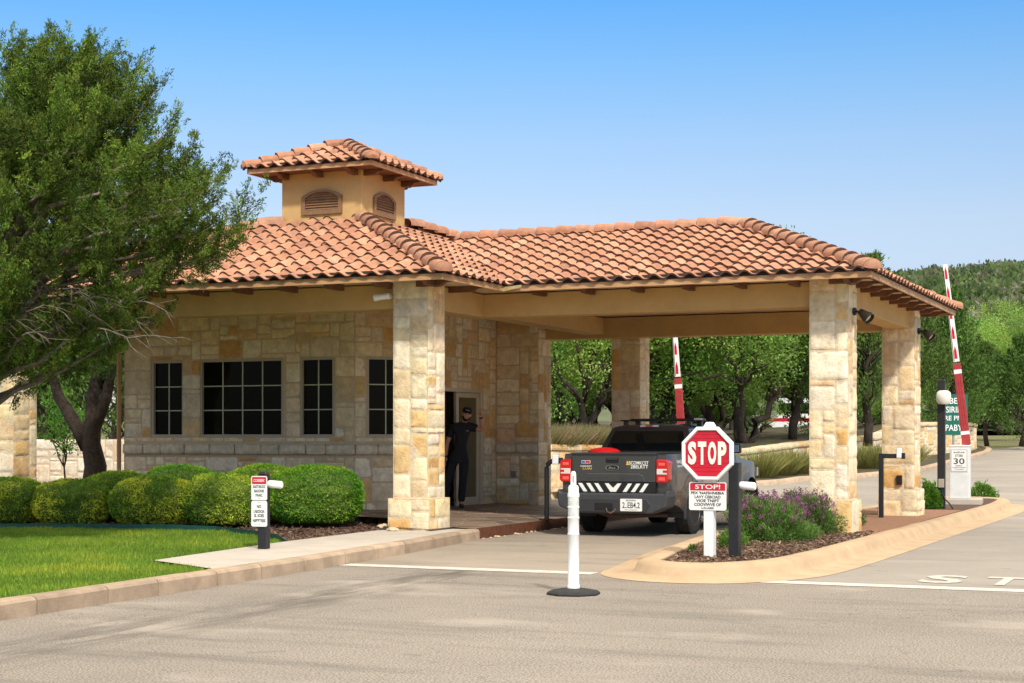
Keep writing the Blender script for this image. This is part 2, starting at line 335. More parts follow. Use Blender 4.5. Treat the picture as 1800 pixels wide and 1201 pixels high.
# inner lane and the outer lane and everything paved beyond the gate
lane = MB(); ysn = [16.2, 21, 26, 31, 33, 36, 40, 46, 52, 60, 72, 92]
def strip(name, xl, xr, m, ysn=ysn):
    mb = MB()
    for y in ysn: mb.add([(xl(y), y, G(0, y)), (xr(y), y, G(0, y))], [])
    for i in range(len(ysn) - 1): mb.f.append((2 * i, 2 * i + 1, 2 * i + 3, 2 * i + 2)); mb.mi.append(0)
    o = mb.build(name, m); return tag(o, kind='structure')
strip('lane', lambda y: -9.19 - (y - 16.2) * 0.105 if y < 21 else -9.78, lambda y: -5.2, M['concrete'], [16.2, 21, 26, 31, 33])
strip('outer_lane', lambda y: -5.2, lambda y: 14, M['concrete2'], [16.2, 21, 26, 31, 33])
strip('far_road', lambda y: -19 if y < 50 else -19 + (y - 50) * 0.35, lambda y: 16, M['concrete2'], [33, 36, 40, 46, 52, 60, 72, 92])
# kerb built of cast blocks with open joints
mb = MB(); s = 0.0; T = plen(KL)
while s < T - 0.05:
    l = min(rng.uniform(0.75, 1.15), T - s); kk = 4; tint = rng.uniform(0.80, 1.12); mb.cc = (.42 * tint, .31 * tint, .215 * tint)
    prof = [(0.0, -0.05), (0.0, 0.12), (-0.02, 0.145), (-0.05, 0.152), (-0.17, 0.152), (-0.19, 0.13), (-0.19, -0.05)]
    vs = []
    for q in range(kk + 1):
        p, d = lerp_poly(KL, s + 0.010 + (l - 0.020) * q / kk); nrm = Vector((d.y, -d.x))
        for a, z in prof:
            jz = 0.006 * noise.noise((p.x * 3, p.y * 3, z * 9)); vs.append((p.x + nrm.x * (a + jz), p.y + nrm.y * (a + jz), z + (jz if z > 0.1 else 0)))
    m_ = len(prof)
    mb.add(vs, [(q * m_ + i, q * m_ + i + 1, (q + 1) * m_ + i + 1, (q + 1) * m_ + i) for q in range(kk) for i in range(m_ - 1)] + [tuple(range(m_)), tuple(kk * m_ + i for i in range(m_))])
    s += l
tag(mb.build('kerb', M['kerbblk']), kind='structure')
# sidewalk, lawn, planting bed
def kb(y):                                   # kerb back edge x at y
    for (a, b) in zip(KL[:-1], KL[1:]):
        if y <= b[1]: t = (y - a[1]) / (b[1] - a[1]); return a[0] + (b[0] - a[0]) * t - 0.185
    return KL[-1][0] - 0.185
SW = [(kb(13.6), 13.6), (kb(15.3), 15.3), (kb(18.3), 18.3), (kb(20.98), 20.98), (-10.15, 20.98), (-10.15, 20.32), (-10.95, 20.3), (-10.9, 19.0), (-10.83, 17.5), (-10.45, 14.3)]
sheet('sidewalk', SW, 0.146, M['sidewalk'])
ED = [(-24, 16.2), (-19, 17.6), (-16.3, 18.62), (-14.8, 19.2), (-13.9, 19.4), (-13.0, 19.25), (-11.9, 18.55), (-11.2, 17.95), (-10.84, 17.6)]
LAWN = [(kb(-3.9), -3.9), (kb(6), 6), (kb(10.2), 10.2), (kb(13), 13), (kb(13.55), 13.55), (-10.47, 14.27), (-10.84, 17.5)] + ED[::-1][1:] + [(-40, 12), (-40, -3.9)]
sheet('lawn', LAWN, 0.11, M['soil'])
BED = ED + [(-10.95, 19.0), (-11.0, 20.3), (-11.0, 22.0), (-13.2, 22.0), (-13.2, 23.45), (-18.4, 23.6), (-18.6, 34), (-44, 34), (-44, 13)]
sheet('planting_bed', BED, 0.125, M['mulch'])
mb = MB()
for (a, b) in zip(ED[:-1], ED[1:]):
    d = (Vector(b) - Vector(a)).normalized(); q = Vector((d.y, -d.x)) * 0.012
    mb.add([(a[0], a[1], 0.05), (b[0], b[1], 0.05), (b[0], b[1], 0.205 - 0.05 * (b is ED[-1])), (a[0], a[1], 0.205), (a[0] - q.x, a[1] - q.y, 0.05), (b[0] - q.x, b[1] - q.y, 0.05), (b[0] - q.x, b[1] - q.y, 0.205 - 0.05 * (b is ED[-1])), (a[0] - q.x, a[1] - q.y, 0.205)],
           [(0, 1, 2, 3), (7, 6, 5, 4), (3, 2, 6, 7)])
tag(mb.build('lawn_edging', M['edging'], off=(-13, 19, 0.05)), 'dark green metal strip curving between the lawn and the mulch bed', 'edging')
# flagstone terrace rising slightly to the door, with a rusty steel edge along the lane
fz = lambda x, y: 0.155 + max(0, (-9.78 - x)) * 0.036
sheet('terrace', [(-10.15, 20.32), (-10.15, 20.98), (-9.78, 20.98), (-9.78, 29.6), (-13.4, 29.6), (-13.4, 23.3), (-13.2, 21.95), (-10.95, 21.95), (-10.95, 20.32)], fz, M['flag'])
mb = MB(); mb.box(-9.78, 21.0, -0.05, -9.765, 29.6, 0.158); o = mb.build('terrace_edge', M['rust']); tag(o, kind='structure')
mb = MB()
for k in range(60):
    x = -9.74 + rng.uniform(0, 0.09); y = rng.uniform(21.1, 29); r = rng.uniform(0.008, 0.03)
    mb.lathe([(0.0, 0), (r, r * 0.3), (r * 0.7, r), (0, r * 1.15)], 5, Matrix.Translation((x, y, 0)))
tag(mb.build('edge_pebbles', M['mortar']), 'small pale pebbles scattered along the foot of the rusty terrace edge', 'pebbles', kind='stuff')
def inside(x, y, poly):
    c = False; n = len(poly)
    for i in range(n):
        x0, y0 = poly[i]; x1, y1 = poly[i - 1]
        if (y0 > y) != (y1 > y) and x < (x1 - x0) * (y - y0) / (y1 - y0) + x0: c = not c
    return c
# ---------------------------------------------------------------- the island between the lanes
ISL = []                                     # outline of the kerb foot, counter clockwise from the nose
def arc(cx, cy, r0, r1, a0, a1, n):
    return [(cx + r0 * math.cos(R(a0 + (a1 - a0) * k / n)), cy + r1 * math.sin(R(a0 + (a1 - a0) * k / n))) for k in range(n + 1)]
ISL = arc(-5.05, 16.75, 0.80, 0.95, 180, 300, 14) + [(-4.33, 16.35), (-4.12, 17.0), (-4.05, 18.5), (-4.02, 21), (-4.0, 24), (-3.95, 28), (-3.92, 32), (-3.95, 34.4)] + arc(-5.0, 34.5, 1.05, 0.9, 0, 180, 12)[1:] + [(-6.2, 32), (-6.45, 28), (-6.6, 24), (-6.5, 21), (-6.25, 19)]
def inset(poly, d):
    out = []; n = len(poly)
    for i in range(n):
        a, b, c = Vector(poly[i - 1]), Vector(poly[i]), Vector(poly[(i + 1) % n])
        t = ((b - a).normalized() + (c - b).normalized()).normalized(); q = Vector((-t.y, t.x)); out.append((b.x + q.x * d, b.y + q.y * d))
    return out
def smooth_closed(poly, it=2):
    for _ in range(it):
        n = len(poly); poly = [p for i in range(n) for p in ((0.75 * poly[i][0] + 0.25 * poly[(i + 1) % n][0], 0.75 * poly[i][1] + 0.25 * poly[(i + 1) % n][1]), (0.25 * poly[i][0] + 0.75 * poly[(i + 1) % n][0], 0.25 * poly[i][1] + 0.75 * poly[(i + 1) % n][1]))]
    return poly
ISL = smooth_closed(ISL, 2)
def ring(prof, name, m):
    mb = MB(); n = len(ISL); loops = [(inset(ISL, d), z) for d, z in prof]
    for lp, z in loops: mb.add([(x, y, z + 0.004 * noise.noise((x, y, z)) * (z > 0.05) + G(x, y)) for x, y in lp], [])
    for j in range(len(loops) - 1):
        for i in range(n): mb.f.append((j * n + i, j * n + (i + 1) % n, (j + 1) * n + (i + 1) % n, (j + 1) * n + i)); mb.mi.append(0)
    return tag(mb.build(name, m, smooth=True), kind='structure')
ring([(-0.34, 0.004), (-0.33, 0.010), (-0.02, 0.018), (0.02, 0.045), (0.05, 0.115), (0.09, 0.15), (0.15, 0.165), (0.27, 0.165), (0.30, 0.15), (0.305, 0.09)], 'island_kerb', M['kerb2'])
ins = inset(ISL, 0.30)
mb = MB(); nn = len(ins)
mb.add([(x, y, 0.135 + G(x, y)) for x, y in ins], [tuple(range(nn))]); o = mb.build('island_bed', M['mulch']); tag(o, kind='structure')
bm = bmesh.new(); bm.from_mesh(o.data); bmesh.ops.triangulate(bm, faces=bm.faces); bm.to_mesh(o.data); bm.free()
grv = [p for p in ins if 22.2 < p[1] < 30]
sheet('island_gravel', [(-4.36, 22.0), (-4.33, 30.2), (-6.0, 30.2), (-6.2, 22.0)], 0.141, M['gravel'])
# wood chips in the beds
def chips(name, label, pts, zf, C, parent=None):
    n = len(pts); P = np.array([(x, y, zf + rng.uniform(0, 0.015)) for x, y in pts]); Dv = nr.normal(size=(n, 3)) * np.array([1, 1, 0.25])
    c = np.array(C)[nr.integers(0, len(C), n)] * nr.uniform(0.6, 1.3, (n, 1))
    return tag(leaves(name, P, Dv, nr.uniform(0.03, 0.075, n), nr.uniform(0.012, 0.028, n), c, M['dry']), label, 'mulch', kind='stuff')
ins2 = inset(ISL, 0.36)
pts = []
while len(pts) < 5200:
    x, y = rng.uniform(-6.3, -4.2), rng.uniform(16.0, 22.6)
    if inside(x, y, ins2): pts.append((x, y))
chips('island_chips', 'loose brown wood chips covering the planted island around the stop sign', pts, 0.14, [(0.16, 0.09, 0.055), (0.26, 0.16, 0.10), (0.07, 0.045, 0.03), (0.33, 0.24, 0.17)])
pts = []
while len(pts) < 8000:
    x, y = rng.uniform(-18, -10.9), rng.uniform(17.6, 21.9)
    ye = np.interp(x, [e[0] for e in ED], [e[1] for e in ED])
    if y > ye + 0.02: pts.append((x, y))
chips('bed_chips', 'loose brown wood chips under the clipped hedges', pts, 0.13, [(0.16, 0.09, 0.06), (0.24, 0.14, 0.09), (0.07, 0.04, 0.03), (0.30, 0.20, 0.14)])
# painted lines and letters
mb = MB()
def line(x0, x1, y, wd, z=0.004, n=60):
    for i in range(n):
        a = x0 + (x1 - x0) * i / n; b = x0 + (x1 - x0) * (i + 1) / n
        j = [0.02 * noise.noise((a * 7, y, q)) for q in (0, 5)]; j2 = [0.02 * noise.noise((b * 7, y, q)) for q in (0, 5)]
        mb.add([(a, y + j[0], z), (b, y + j2[0], z), (b, y + wd + j2[1], z), (a, y + wd + j[1], z)], [(0, 1, 2, 3)])
line(-9.2, -6.15, 16.05, 0.30); line(-4.25, 6.0, 15.85, 0.30)
M['paint'] = mat('road_paint', (0.62, 0.59, 0.545), 0.8, 0.3, 9, col2=(0.44, 0.38, 0.31))
M['paint2'] = mat('worn_paint', (0.60, 0.56, 0.50), 0.8, 0.3, 12, col2=(0.40, 0.35, 0.29))
tag(mb.build('stop_line', M['paint']), kind='structure')
mb = MB()
for ch, x in (('S', -2.62), ('T', -2.02), ('O', -1.42), ('P', -0.82)):
    text_mb(mb, ch, lambda a, b, d: (x + a, 16.98 + b, 0.005 + d), 0.42, 0.95, 0.002, 0.02)
tag(mb.build('lane_lettering', M['paint2']), kind='structure')
# lawn grass
gp = []
poly = LAWN
N_ = 330000; X = nr.uniform(-19.5, -8.8, N_); Y = nr.uniform(8.6, 19.4, N_)
D_ = -SA * X + CA * Y; PX = 900 + F_PX * (CA * X + SA * Y) / D_
keep = (PX > -90) & (PX < 560); X, Y = X[keep], Y[keep]
k2 = np.array([inside(x, y, poly) for x, y in zip(X, Y)]); X, Y = X[k2], Y[k2]; n = len(X)
cl = np.array([noise.noise((x * 0.8, y * 0.8, 0)) + 0.6 * noise.noise((x * 4, y * 4, 3)) for x, y in zip(X, Y)])
c = np.array([0.165, 0.275, 0.026]) * (1 + 0.35 * cl[:, None]) * nr.uniform(0.65, 1.35, (n, 1)); c[:, 0] *= (1 + 0.5 * np.clip(cl, 0, 1)); c = np.clip(c, 0.01, 0.9)
tag(leaves('lawn_grass', np.stack([X, Y, np.full(n, 0.10)], 1), np.stack([nr.normal(0, 0.35, n), nr.normal(0, 0.35, n), np.ones(n)], 1), nr.uniform(0.045, 0.085, n) * (1 + 0.35 * cl), nr.uniform(0.006, 0.011, n), c, M['grass']),
    'short bright green lawn grass between the kerb and the hedges', 'grass', kind='stuff')
# ---------------------------------------------------------------- the gatehouse
GH = thing('gatehouse', 'stone gatehouse with red tile roof, small cupola and a drive-through canopy', 'gatehouse', (-12.4, 24, 0))
GO = Vector((-12.4, 24, 0))
def gpart(mb, name, m, parent=None, **k): return mb.build(name, m, parent or GH, off=GO, **k)
STONES = [((0.82, 0.67, 0.44), 36), ((0.85, 0.74, 0.54), 28), ((0.77, 0.59, 0.35), 15), ((0.74, 0.50, 0.23), 8), ((0.66, 0.39, 0.14), 5), ((0.74, 0.63, 0.45), 6), ((0.77, 0.54, 0.31), 4)]
def stone_col(warm=0.0):
    tot = sum(wt for _, wt in STONES); r = rng.uniform(0, tot)
    for c, wt in STONES:
        r -= wt
        if r <= 0: break
    k = rng.uniform(0.88, 1.1); return (c[0] * k, c[1] * k * rng.uniform(0.97, 1.02), c[2] * k * rng.uniform(0.92, 1.04))
def stone(mb, o, u, v, n, u0, u1, v0, v1, bulge=0.013, gap=0.009, colr=None):
    """one rough-faced block: a rounded, slightly uneven pillow on the wall plane"""
    u0 += gap; u1 -= gap; v0 += gap; v1 -= gap
    W, H = u1 - u0, v1 - v0; nx = max(3, min(12, int(W / 0.055))); ny = max(3, min(10, int(H / 0.055))); seed = rng.uniform(0, 100)
    xs = [0, min(0.018, W * .15)] + [W * i / nx for i in range(1, nx)] + [W - min(0.018, W * .15), W]
    yz = [0, min(0.018, H * .15)] + [H * i / ny for i in range(1, ny)] + [H - min(0.018, H * .15), H]
    mb.cc = colr or stone_col(); vs = []; tilt = rng.uniform(-0.012, 0.012); tilt2 = rng.uniform(-0.012, 0.012); amp = rng.uniform(0.6, 1.3)
    for j, y in enumerate(yz):
        for i, x in enumerate(xs):
            e = min(x, W - x, y, H - y); edge = i in (0, len(xs) - 1) or j in (0, len(yz) - 1)
            nz = noise.noise((seed + x * 9, y * 9, seed)) * 0.009 + noise.noise((seed + x * 24, y * 24, 1)) * 0.006
            h = 0.0 if edge else bulge * (0.55 + 0.45 * min(1, e / 0.05)) * amp + nz + tilt * (x / W - .5) + tilt2 * (y / H - .5)
            jx = noise.noise((seed, y * 11, 5)) * 0.008 if 0 < j < len(yz) - 1 else 0; jy = noise.noise((x * 11, seed, 9)) * 0.008 if 0 < i < len(xs) - 1 else 0
            # corners are worn round
            if edge and ((i in (0, len(xs) - 1)) and (j in (0, len(yz) - 1))): jx += 0.012 * (1 if i == 0 else -1); jy += 0.012 * (1 if j == 0 else -1)
            vs.append(o + u * (u0 + x + jx) + v * (v0 + y + jy) + n * (-0.004 + max(h, 0)))
    m_ = len(xs); mb.add(vs, [(j * m_ + i, j * m_ + i + 1, (j + 1) * m_ + i + 1, (j + 1) * m_ + i) for j in range(len(yz) - 1) for i in range(m_ - 1)])
    mb.cc = (1, 1, 1)
def stone_face(mb, o, u, n, U, V, holes=(), cu=0.095, cv=0.083, big=1.0, v0=0.0):
    """random coursed blocks over a wall face; holes are (u0,u1,v0,v1)"""
    o = Vector(o); u = Vector(u); n = Vector(n); v = Vector((0, 0, 1))
    nu = max(2, round(U / cu)); nv = max(2, round(V / cv)); cu = U / nu; cv = V / nv
    occ = [[False] * nu for _ in range(nv)]
    for (a, b, c, d) in holes:
        for j in range(nv):
            for i in range(nu):
                if a - 1e-3 < (i + .5) * cu < b + 1e-3 and c - 1e-3 < (j + .5) * cv < d + 1e-3: occ[j][i] = True
    for j in range(nv):
        i = 0
        while i < nu:
            if occ[j][i]: i += 1; continue
            room = 0
            while i + room < nu and not occ[j][i + room]: room += 1
            wv = rng.choice([2, 3, 3, 4, 4, 5, 6, 7]); hv = rng.choice([1, 2, 2, 3, 3, 4, 4]) if rng.random() > 0.1 else 5
            if hv == 1: wv = max(wv, 3)
            if room - wv < 2: wv = room if room < 8 else wv
            wv = min(wv, room)
            hh = 1
            while hh < hv and j + hh < nv and all(not occ[j + hh][i + q] for q in range(wv)): hh += 1
            if nv - (j + hh) == 1 and all(not occ[nv - 1][i + q] for q in range(wv)): hh += 1
            for q in range(hh):
                for p in range(wv): occ[j + q][i + p] = True
            stone(mb, o, u, v, n, i * cu, (i + wv) * cu, j * cv, (j + hh) * cv)
            i += wv
X1, Y1 = -12.35, 23.4                        # lane-side wall, front wall
XL = onY(218, Y1); XB = -13.1; YB = Y1 + (X1 - XB); YC = 27.4; XC = -11.5
ZW = 3.62
wall = MB(); mort = MB()
# openings on the front wall
WIN = [(onY(265, Y1), onY(323, Y1)), (onY(350, Y1), onY(498, Y1)), (onY(526, Y1), onY(588, Y1))]; WZ0, WZ1 = 1.46, 2.80
z0 = 0.05
def hole(a, b): return (a, b, WZ0 - z0, WZ1 - z0)
stone_face(wall, (XL, Y1, z0), (1, 0, 0), (0, -1, 0), XB - XL, ZW - z0, [hole(a - XL, b - XL) for a, b in WIN] + [(0, 9, 1.12, 1.30)])
dB = Vector((X1 - XB, YB - Y1, 0)); LB = dB.length; dB.normalize(); nB = Vector((dB.y, -dB.x, 0))
WB = (0.20, 0.90)
stone_face(wall, (XB, Y1, z0), dB, nB, LB, ZW - z0, [hole(*WB), (0, 9, 1.12, 1.30)])
DY0, DY1, DZ1 = 24.95, 26.80, 2.33           # doorway
stone_face(wall, (X1, YB, z0), (0, 1, 0), (1, 0, 0), YC - YB, ZW - z0, [(DY0 - YB, DY1 - YB, 0, DZ1 - z0)])
stone_face(wall, (X1, YC, z0), (1, 0, 0), (0, -1, 0), XC - X1, ZW - z0, [(0, 9, 1.12, 1.30)])
stone_face(wall, (XC, YC, z0), (0, 1, 0), (1, 0, 0), 0.62, ZW - z0)
stone_face(wall, (XL, 28.0, z0), (0, -1, 0), (-1, 0, 0), 28.0 - Y1, ZW - z0)
stone_face(wall, (XC, 28.02, z0), (-1, 0, 0), (0, 1, 0), XC - XL, ZW - z0)
# projecting ledge under the windows
def ledge(o, u, n, U, za=1.17, zb=1.345, out=0.05):
    o = Vector(o); u = Vector(u); n = Vector(n); s = 0
    while s < U - 0.02:
        l = min(rng.uniform(0.3, 0.55), U - s); l = U - s if U - s - l < 0.15 else l
        stone(wall, o + n * out, u, Vector((0, 0, 1)), n, s, s + l, za, zb, 0.03, 0.005, (0.70, 0.60, 0.44))
        c = Vector(o) + u * s; wall.cc = (0.66, 0.57, 0.42)
        wall.add([o + u * (s + .005) + Vector((0, 0, zb - .006)), o + u * (s + l - .005) + Vector((0, 0, zb - .006)), o + u * (s + l - .005) + n * (out + .015) + Vector((0, 0, zb - .012)), o + u * (s + .005) + n * (out + .015) + Vector((0, 0, zb - .012)),
                  o + u * (s + .005) + Vector((0, 0, za + .006)), o + u * (s + l - .005) + Vector((0, 0, za + .006)), o + u * (s + l - .005) + n * (out + .012) + Vector((0, 0, za + .01)), o + u * (s + .005) + n * (out + .012) + Vector((0, 0, za + .01))], [(0, 1, 2, 3), (4, 7, 6, 5)])
        wall.cc = (1, 1, 1); s += l
ledge((XL, Y1, 0), (1, 0, 0), (0, -1, 0), XB - XL + 0.03); ledge((XB, Y1, 0), dB, nB, LB); ledge((X1, YC, 0), (1, 0, 0), (0, -1, 0), XC - X1)
gpart(wall, 'wall', M['stone'], smooth=True)
# mortar bed behind the blocks, with the openings left free
def mort_face(o, u, n, U, V, holes, t=0.2):
    o = Vector(o); u = Vector(u); n = Vector(n); us = sorted({0, U, *[h[0] for h in holes], *[h[1] for h in holes]}); vs_ = sorted({0, V, *[h[2] for h in holes], *[h[3] for h in holes]})
    for a, b in zip(us[:-1], us[1:]):
        for c, d in zip(vs_[:-1], vs_[1:]):
            if any(h[0] <= (a + b) / 2 <= h[1] and h[2] <= (c + d) / 2 <= h[3] for h in holes): continue
            P = [o + u * a_ + Vector((0, 0, c_)) - n * t_ for t_ in (0.002, t) for a_, c_ in ((a, c), (b, c), (b, d), (a, d))]
            mort.add(P, [(0, 1, 2, 3), (7, 6, 5, 4), (0, 4, 5, 1), (1, 5, 6, 2), (2, 6, 7, 3), (3, 7, 4, 0)])
mort_face((XL, Y1, z0), (1, 0, 0), (0, -1, 0), XB - XL, ZW - z0, [hole(a - XL, b - XL) for a, b in WIN])
mort_face((XB, Y1, z0), dB, nB, LB, ZW - z0, [hole(*WB)])
mort_face((X1, YB, z0), (0, 1, 0), (1, 0, 0), YC - YB, ZW - z0, [(DY0 - YB, DY1 - YB, 0, DZ1 - z0)])
mort.box(X1 - 0.2, YC + 0.003, z0, XC - 0.003, 28.0, ZW); mort.box(XL + 0.003, Y1 + 0.2, z0, XL + 0.2, 27.8, ZW); mort.box(XL + 0.003, 27.8, z0, X1 - 0.201, 28.0, ZW)
gpart(mort, 'wall_core', M['mortar'])
mb = MB(); mb.box(XL + .2, Y1 + .2, 0.2, X1 - .2, 27.8, 0.24); gpart(mb, 'floor', mat('dark_floor', (0.05, 0.045, 0.04), 0.6))
# windows
def window(o, u, n, a, b, za, zb, cols, rows):
    o = Vector(o); u = Vector(u); n = Vector(n)
    def P(s, z, t): return o + u * s + Vector((0, 0, z)) + n * t
    fr = MB(); fw = 0.05
    for (s0, s1, c0, c1) in ((a, b, za, za + fw), (a, b, zb - fw, zb), (a, a + fw, za + fw, zb - fw), (b - fw, b, za + fw, zb - fw)):
        fr.prism([(s0, c0), (s1, c0), (s1, c1), (s0, c1)], P, -0.10, -0.012)
    win = gpart(fr, 'window', M['frame'], bevel=0.006)
    pn = MB(); pn.prism([(a + fw, za + fw), (b - fw, za + fw), (b - fw, zb - fw), (a + fw, zb - fw)], P, -0.085, -0.07); p = pn.build('pane', M['glass'], win, off=GO)
    mu = MB(); g = 0.009
    for i in range(1, cols): s = a + fw + (b - a - 2 * fw) * i / cols; mu.prism([(s - g, za + fw), (s + g, za + fw), (s + g, zb - fw), (s - g, zb - fw)], P, -0.069, -0.055)
    for j in range(1, rows): z = za + fw + (zb - za - 2 * fw) * j / rows; mu.prism([(a + fw, z - g), (b - fw, z - g), (b - fw, z + g), (a + fw, z + g)], P, -0.067, -0.052)
    mu.build('muntins', M['muntin'], win, off=GO)
for (a, b), cnum in zip(WIN, (2, 4, 2)): window((XL, Y1, 0), (1, 0, 0), (0, -1, 0), a - XL, b - XL, WZ0, WZ1, cnum, 3)
window((XB, Y1, 0), dB, nB, WB[0], WB[1], WZ0, WZ1, 2, 3)
# sliding door: a fixed glass leaf on the right, the left half open
def dP(s, z, t): return Vector((X1 + t, s, z))
fr = MB(); zb_ = 0.23
for (s0, s1, c0, c1) in ((DY0, DY1, DZ1 - 0.07, DZ1), (DY0, DY0 + 0.07, zb_, DZ1 - 0.07), (DY1 - 0.07, DY1, zb_, DZ1 - 0.07), (DY0, DY1, zb_ - 0.04, zb_ + 0.01)):
    fr.prism([(s0, c0), (s1, c0), (s1, c1), (s0, c1)], dP, -0.14, 0.012)
door = gpart(fr, 'door', M['doorframe'], bevel=0.006)
lf = MB(); L0, L1 = 25.78, DY1 - 0.07
for (s0, s1, c0, c1) in ((L0, L1, DZ1 - 0.16, DZ1 - 0.072), (L0, L0 + 0.1, zb_ + .011, DZ1 - 0.16), (L1 - 0.09, L1, zb_ + .011, DZ1 - 0.16), (L0 + .1, L1 - .09, zb_ + .011, zb_ + 0.16)):
    lf.prism([(s0, c0), (s1, c0), (s1, c1), (s0, c1)], dP, -0.09, -0.035)
lf.build('door_leaf', M['doorframe'], door, off=GO, bevel=0.005)
pn = MB(); pn.prism([(L0 + .1, zb_ + .16), (L1 - .09, zb_ + .16), (L1 - .09, DZ1 - .16), (L0 + .1, DZ1 - .16)], dP, -0.07, -0.06); pn.build('pane', M['doorglass'], door, off=GO)
# utility box on the pier and on the rear outer column
# ---------------------------------------------------------------- columns
def column(x0, y0, zb, w_=0.55, zt=3.66, plinth=0.47):
    mb = MB(); faces = [((0, 0), (1, 0), (0, -1)), ((1, 0), (0, 1), (1, 0)), ((1, 1), (-1, 0), (0, 1)), ((0, 1), (0, -1), (-1, 0))]
    for (cx, cy), u, nrm in faces:
        o = (x0 + cx * w_, y0 + cy * w_, zb + plinth)
        stone_face(mb, o, (*u, 0), (*nrm, 0), w_, zt - zb - plinth)
        e = 0.055; o2 = (x0 - e + cx * (w_ + 2 * e), y0 - e + cy * (w_ + 2 * e), zb - 0.1)
        stone_face(mb, o2, (*u, 0), (*nrm, 0), w_ + 2 * e, plinth + 0.1, cu=0.1, cv=0.1)
    mb.cc = (0.68, 0.55, 0.38); mb.box(x0 - 0.053, y0 - 0.053, zb - 0.1, x0 + w_ + 0.053, y0 + w_ + 0.053, zb + plinth - 0.004)
    mb.box(x0 + 0.002, y0 + 0.002, zb + plinth - 0.004, x0 + w_ - 0.002, y0 + w_ - 0.002, zt)
    mb.cc = (1, 1, 1)
    return gpart(mb, 'column', M['stone'], smooth=True)
LX = -18.15; CX0, CX1 = -10.80, -5.30                     # left faces of the two column lines of the canopy
CF, CM, CB = 20.40, 22.40, 27.65             # front faces of the column rows
column(CX0, CF, 0.13); column(CX1, CM, 0.12); column(CX1, CB, 0.12); column(CX0 + 0.46, CB + 0.47, 0.13); column(LX, CF, 0.1); column(LX, CB, 0.1)
# stucco beams
def beam(x0, y0, x1, y1, z0=3.29, z1=3.64): mb = MB(); mb.box(x0, y0, z0, x1, y1, z1); return gpart(mb, 'beam', M['stucco'], bevel=0.012)
bi, bw = 0.09, 0.37
beam(LX + .55, CF + bi, CX0 + .005, CF + bi + bw)
beam(CX0 + bi, CF + .545, CX0 + bi + bw, CM + bi)
beam(CX0 + bi, CM + bi + .003, CX1 + .005, CM + bi + bw)
beam(CX1 + bi, CM + .545, CX1 + bi + bw, CB + .005)
beam(X1 + .05, CB + bi, CX1 + .005, CB + bi + bw, 3.27)
beam(LX + bi, CF + .545, LX + bi + bw, CB + .005, 3.31)
beam(CX0 + bi, CM + bi + bw + .003, CX0 + bi + bw, CB + bi - .003, 3.33)
# boarded ceilings
mb = MB(); mb.box(-18.75, 19.95, 3.655, -9.9, 29.0, 3.675); mb.box(-9.895, 22.0, 3.655, -4.5, 29.0, 3.675); gpart(mb, 'soffit', M['ceiling'])
